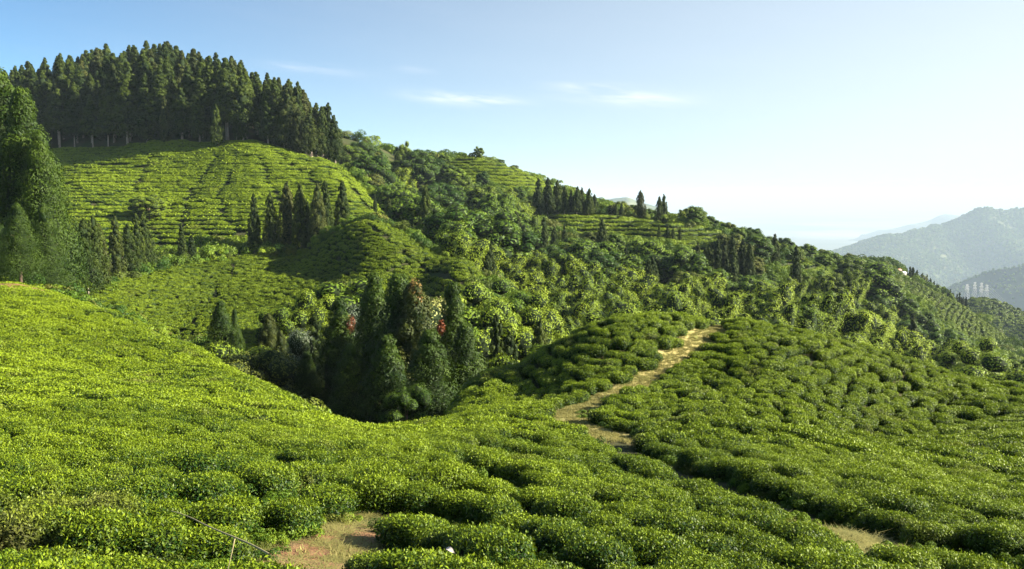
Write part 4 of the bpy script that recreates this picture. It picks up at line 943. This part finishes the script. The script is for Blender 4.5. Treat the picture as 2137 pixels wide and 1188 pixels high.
for (u_, v_, y, roofm, la) in ((1872, 571, 494, M_ROOFR, 'small house with a reddish tin roof beside the conifer line'), (1882, 578, 488, M_ROOFW, 'small low house with a pale tin roof, lower of the two by the conifers')):
    p = at(u_, v_, y); g = float(G(p[0], y)[0]); o = bpy.data.objects.new('house', None); COL.objects.link(o); o.location = (p[0], y, max(g, p[2]-4.0)); o.rotation_euler = (0, 0, 0.25); o.scale = (.55, .55, .5)
    o['label'] = la; o['category'] = 'house'
    zb = 0
    J = Join(); J.add(*box((0, 0, 0.2), (3.6, 2.2, 2.0))); link('wall', J.build('wall', [M_WALL]), parent=o)
    Vr = np.array([[-4.2, -2.8, 2.1], [4.2, -2.8, 2.1], [4.2, 2.8, 2.1], [-4.2, 2.8, 2.1], [-4.2, 0, 3.6], [4.2, 0, 3.6], [-4.2, -2.8, 2.25], [4.2, -2.8, 2.25], [4.2, 2.8, 2.25], [-4.2, 2.8, 2.25], [-4.2, 0, 3.75], [4.2, 0, 3.75]], float)
    Fr = np.array([[0, 4, 5, 1], [4, 3, 2, 5], [6, 7, 11, 10], [10, 11, 8, 9], [0, 1, 7, 6], [3, 9, 8, 2], [0, 6, 10, 4], [4, 10, 9, 3], [1, 5, 11, 7], [5, 2, 8, 11]])
    link('roof', mesh('roof', Vr, Fr, roofm), parent=o)
    for wx in (-2.2, 2.0):
        J = Join(); J.add(*box((wx, -2.22, 0.9), (.5, .04, .5))); link('window', J.build('window', [M_DARK]), parent=o)
    J = Join(); J.add(*box((0, -2.22, 0.4), (.45, .04, 1.0))); link('door', J.build('door', [M_DARK]), parent=o)
M_STEEL = flat_mat('galvanised_steel', (0.62, 0.64, 0.66), (0.75, 0.76, 0.78), 1.0, space='Object', rough=.45, metallic=.2)
pyl = []
for (u_, vt, y, H_, la) in ((2019, 592, 885, 19, 'leftmost of the four lattice pylons on the spur, darker against the slope'), (2035, 587, 892, 20, 'tall pale lattice pylon, second from the left on the spur'), (2049, 588, 898, 20, 'pale lattice pylon, third from the left on the spur'), (2060, 593, 888, 18, 'rightmost lattice pylon on the spur, where the cables leave downhill')):
    p = at(u_, vt, y); g = float(G(p[0], y)[0]); zb = min(p[2]-H_, g+0.5); H_ = p[2]-zb
    o = bpy.data.objects.new('power_pylon', None); COL.objects.link(o); o.location = (p[0], y, zb); o.rotation_euler = (0, 0, .5); o['label'] = la; o['category'] = 'pylon'; o['group'] = 'pylons on the spur'
    def wdt(z): return 2.4*(1-z/H_)**1.2+0.45
    zs = np.linspace(-1.5, H_*0.96, 9)
    for sx_, sy_ in ((1, 1), (1, -1), (-1, 1), (-1, -1)):
        J = Join(); J.add(*tube([(sx_*wdt(max(z, 0)), sy_*wdt(max(z, 0)), z) for z in zs], [.10]*9, 4)); link('leg', J.build('leg', [M_STEEL]), parent=o)
    J = Join()
    for z1, z2 in zip(zs[:-1], zs[1:]):
        a1, a2 = wdt(max(z1, 0)), wdt(max(z2, 0))
        for A, B in (((1, 1), (1, -1)), ((1, -1), (-1, -1)), ((-1, -1), (-1, 1)), ((-1, 1), (1, 1))):
            J.add(*beam((A[0]*a1, A[1]*a1, z1), (B[0]*a2, B[1]*a2, z2), .04)); J.add(*beam((B[0]*a1, B[1]*a1, z1), (A[0]*a2, A[1]*a2, z2), .045))
    link('lattice_bracing', J.build('lattice_bracing', [M_STEEL]), parent=o)
    for zc in (0.70, 0.82, 0.93):
        J = Join(); l_ = 3.6 if zc < .9 else 2.6
        for s_ in (-1, 1): J.add(*beam((0, 0, H_*zc), (s_*l_, 0, H_*zc), .08)); J.add(*beam((0, 0, H_*zc+1.1), (s_*l_, 0, H_*zc), .05))
        link('crossarm', J.build('crossarm', [M_STEEL]), parent=o)
    pyl.append((p[0], y, zb, H_))
M_WIRE = flat_mat('aluminium_cable', (0.5, 0.52, 0.55), (0.6, 0.62, 0.64), 1.0, rough=.4, metallic=.3)
for k in range(6):
    x, y, zb, H_ = pyl[3 if k % 2 else 2]; zc = (0.70, 0.82, 0.93)[k//2]; sgn = 1 if k % 2 else -1
    P0 = np.array([x+sgn*2.6, y, zb+H_*zc]); P1 = np.array([at(2420, 745+k*9, 1150)[0], 1150, at(2420, 745+k*9, 1150)[2]])
    s = np.linspace(0, 1, 24)[:, None]; P = P0*(1-s)+P1*s; P[:, 2] -= 4*26*(s*(1-s))[:, 0]
    J = Join(); J.add(*tube(P, [.06]*24, 4)); link('power_cable', J.build('power_cable', [M_WIRE]), label='thin sagging power cable running downhill to the right from the pylons', category='cable', group='cables from the pylons')
# woods on the far hills
blob = []
for k in range(2):
    r = np.random.default_rng(70+k); d = unit(r.normal(size=(26, 3))); d[:, 2] = np.abs(d[:, 2]); V_, F_ = leaves(d*[.5, .5, 1.1], unit(d+r.normal(0, .2, (26, 3))), .8, .7, r)
    blob.append(libobj(mesh('far_tree', V_, F_, M_BROAD, np.repeat(r.uniform(.2, .8, 26), 4))))
wp, ws = [], []
for (Xh, Yh, Zh), n_, sc in ((H1, 26000, 14.0), (H2, 4000, 9.0)):
    a_, b_ = Xh.shape; fi = r6.uniform(0, a_-1.001, n_*3); fj = r6.uniform(0, b_-1.001, n_*3); i0, j0 = fi.astype(int), fj.astype(int); fi -= i0; fj -= j0
    bl = lambda A: A[i0, j0]*(1-fi)*(1-fj)+A[i0+1, j0]*fi*(1-fj)+A[i0, j0+1]*(1-fi)*fj+A[i0+1, j0+1]*fi*fj
    x, y, z = bl(Xh), bl(Yh), bl(Zh); u_, v_ = proj(x, y, z)
    dens = 0.5+0.5*np.sin(x*.011+2*np.sin(y*.007))*np.sin(y*.013+x*.004)
    k = (u_ > 1500) & (u_ < 2300) & (v_ < 760) & (r6.random(len(x)) < dens*.9+.15) & (y < 8900)
    x, y, z = x[k][:n_], y[k][:n_], z[k][:n_]; wp.append(np.stack([x, y, z], 1)); ws.append(sc*r6.uniform(.6, 1.5, len(x)))
wp = np.concatenate(wp); ws = np.concatenate(ws)
scatter('distant_woods', wp, np.stack([0*ws, 0*ws, r6.uniform(0, 6.28, len(ws))], 1), np.repeat(ws[:, None], 3, 1), r6.integers(0, 2, len(ws)), blob, 'hazy blue-green woods covering the far hills on the right', 'woods')

# ================================================================ small things near the camera
def surf(u_, v_, over): 
    h = hit(u_, v_, over); return np.array([h[0], h[1], float(G(*h)[0])+over])
a_, b_ = surf(358, 1073, .78), surf(560, 1165, .80)
s = np.linspace(0, 1, 12)[:, None]; P = a_*(1-s)+b_*s; P[:, 2] += .03+.02*np.sin(s[:, 0]*3.1); P[:, 0] += .02*np.sin(s[:, 0]*9)
o = bpy.data.objects.new('fallen_cane', None); COL.objects.link(o); o.location = tuple(P[0]); o['label'] = 'long thin dry cane lying across the nearest tea bushes'; o['category'] = 'cane'
J = Join(); J.add(*tube(P-P[0], np.linspace(.005, .009, 12), 6)); link('stalk', J.build('stalk', [M_CANE], True), parent=o)
J = Join(); m_ = P[8]-P[0]; J.add(*tube([m_, m_+[-.02, -.03, -.12], m_+[-.07, -.02, -.3]], [.008, .006, .004], 5)); link('side_twig', J.build('side_twig', [M_CANE], True), parent=o)
c = surf(942, 1163, .78); M_PAPER = flat_mat('pale_scrap', (0.42, 0.37, 0.34), (0.62, 0.57, 0.53), 6.0, space='Object')
g_ = np.linspace(0, 1, 7); V_ = []
for i_ in g_:
    for j_ in (0, .5, 1): V_.append((i_*.20-.1, (j_-.5)*.08*math.sin(math.pi*min(1, i_+.15)), .03*math.sin(i_*5)+.035*abs(j_-.5)))
V_ = np.array(V_); F_ = np.array([[i_*3+j_, i_*3+3+j_, i_*3+4+j_, i_*3+1+j_] for i_ in range(6) for j_ in range(2)])
V_ = np.concatenate([V_, V_-[0, 0, .002]]); F_ = np.concatenate([F_, F_[:, ::-1]+21])
o = link('paper_scrap', mesh('paper_scrap', V_, F_, M_PAPER), loc=tuple(c+[0, 0, .05]), label='small curled whitish scrap lying on a near tea bush', category='litter'); o.rotation_euler = (.5, .2, -.5); o.scale = (.55, .55, .55)

# ================================================================ haze: one even volume round the camera and the whole place
hz = bpy.data.materials.new('haze'); hz.use_nodes = True; hz.node_tree.nodes.clear(); q = NT(hz.node_tree)
pv = q.n('ShaderNodeVolumePrincipled', {'Color': (0.66, 0.83, 1.0, 1), 'Density': HAZE, 'Anisotropy': 0.0})
o_ = q.n('ShaderNodeOutputMaterial'); q.L.new(pv.outputs[0], o_.inputs['Volume'])
ZT, ZB = 92.0, -1100.0; Vb, Fb = box((0, 0, (ZT+ZB)/2), (66000, 66000, (ZT-ZB)/2))
link('haze', mesh('haze', Vb, Fb, hz), kind='stuff', label='pale blue haze filling the valley and thickening towards the horizon', category='haze')
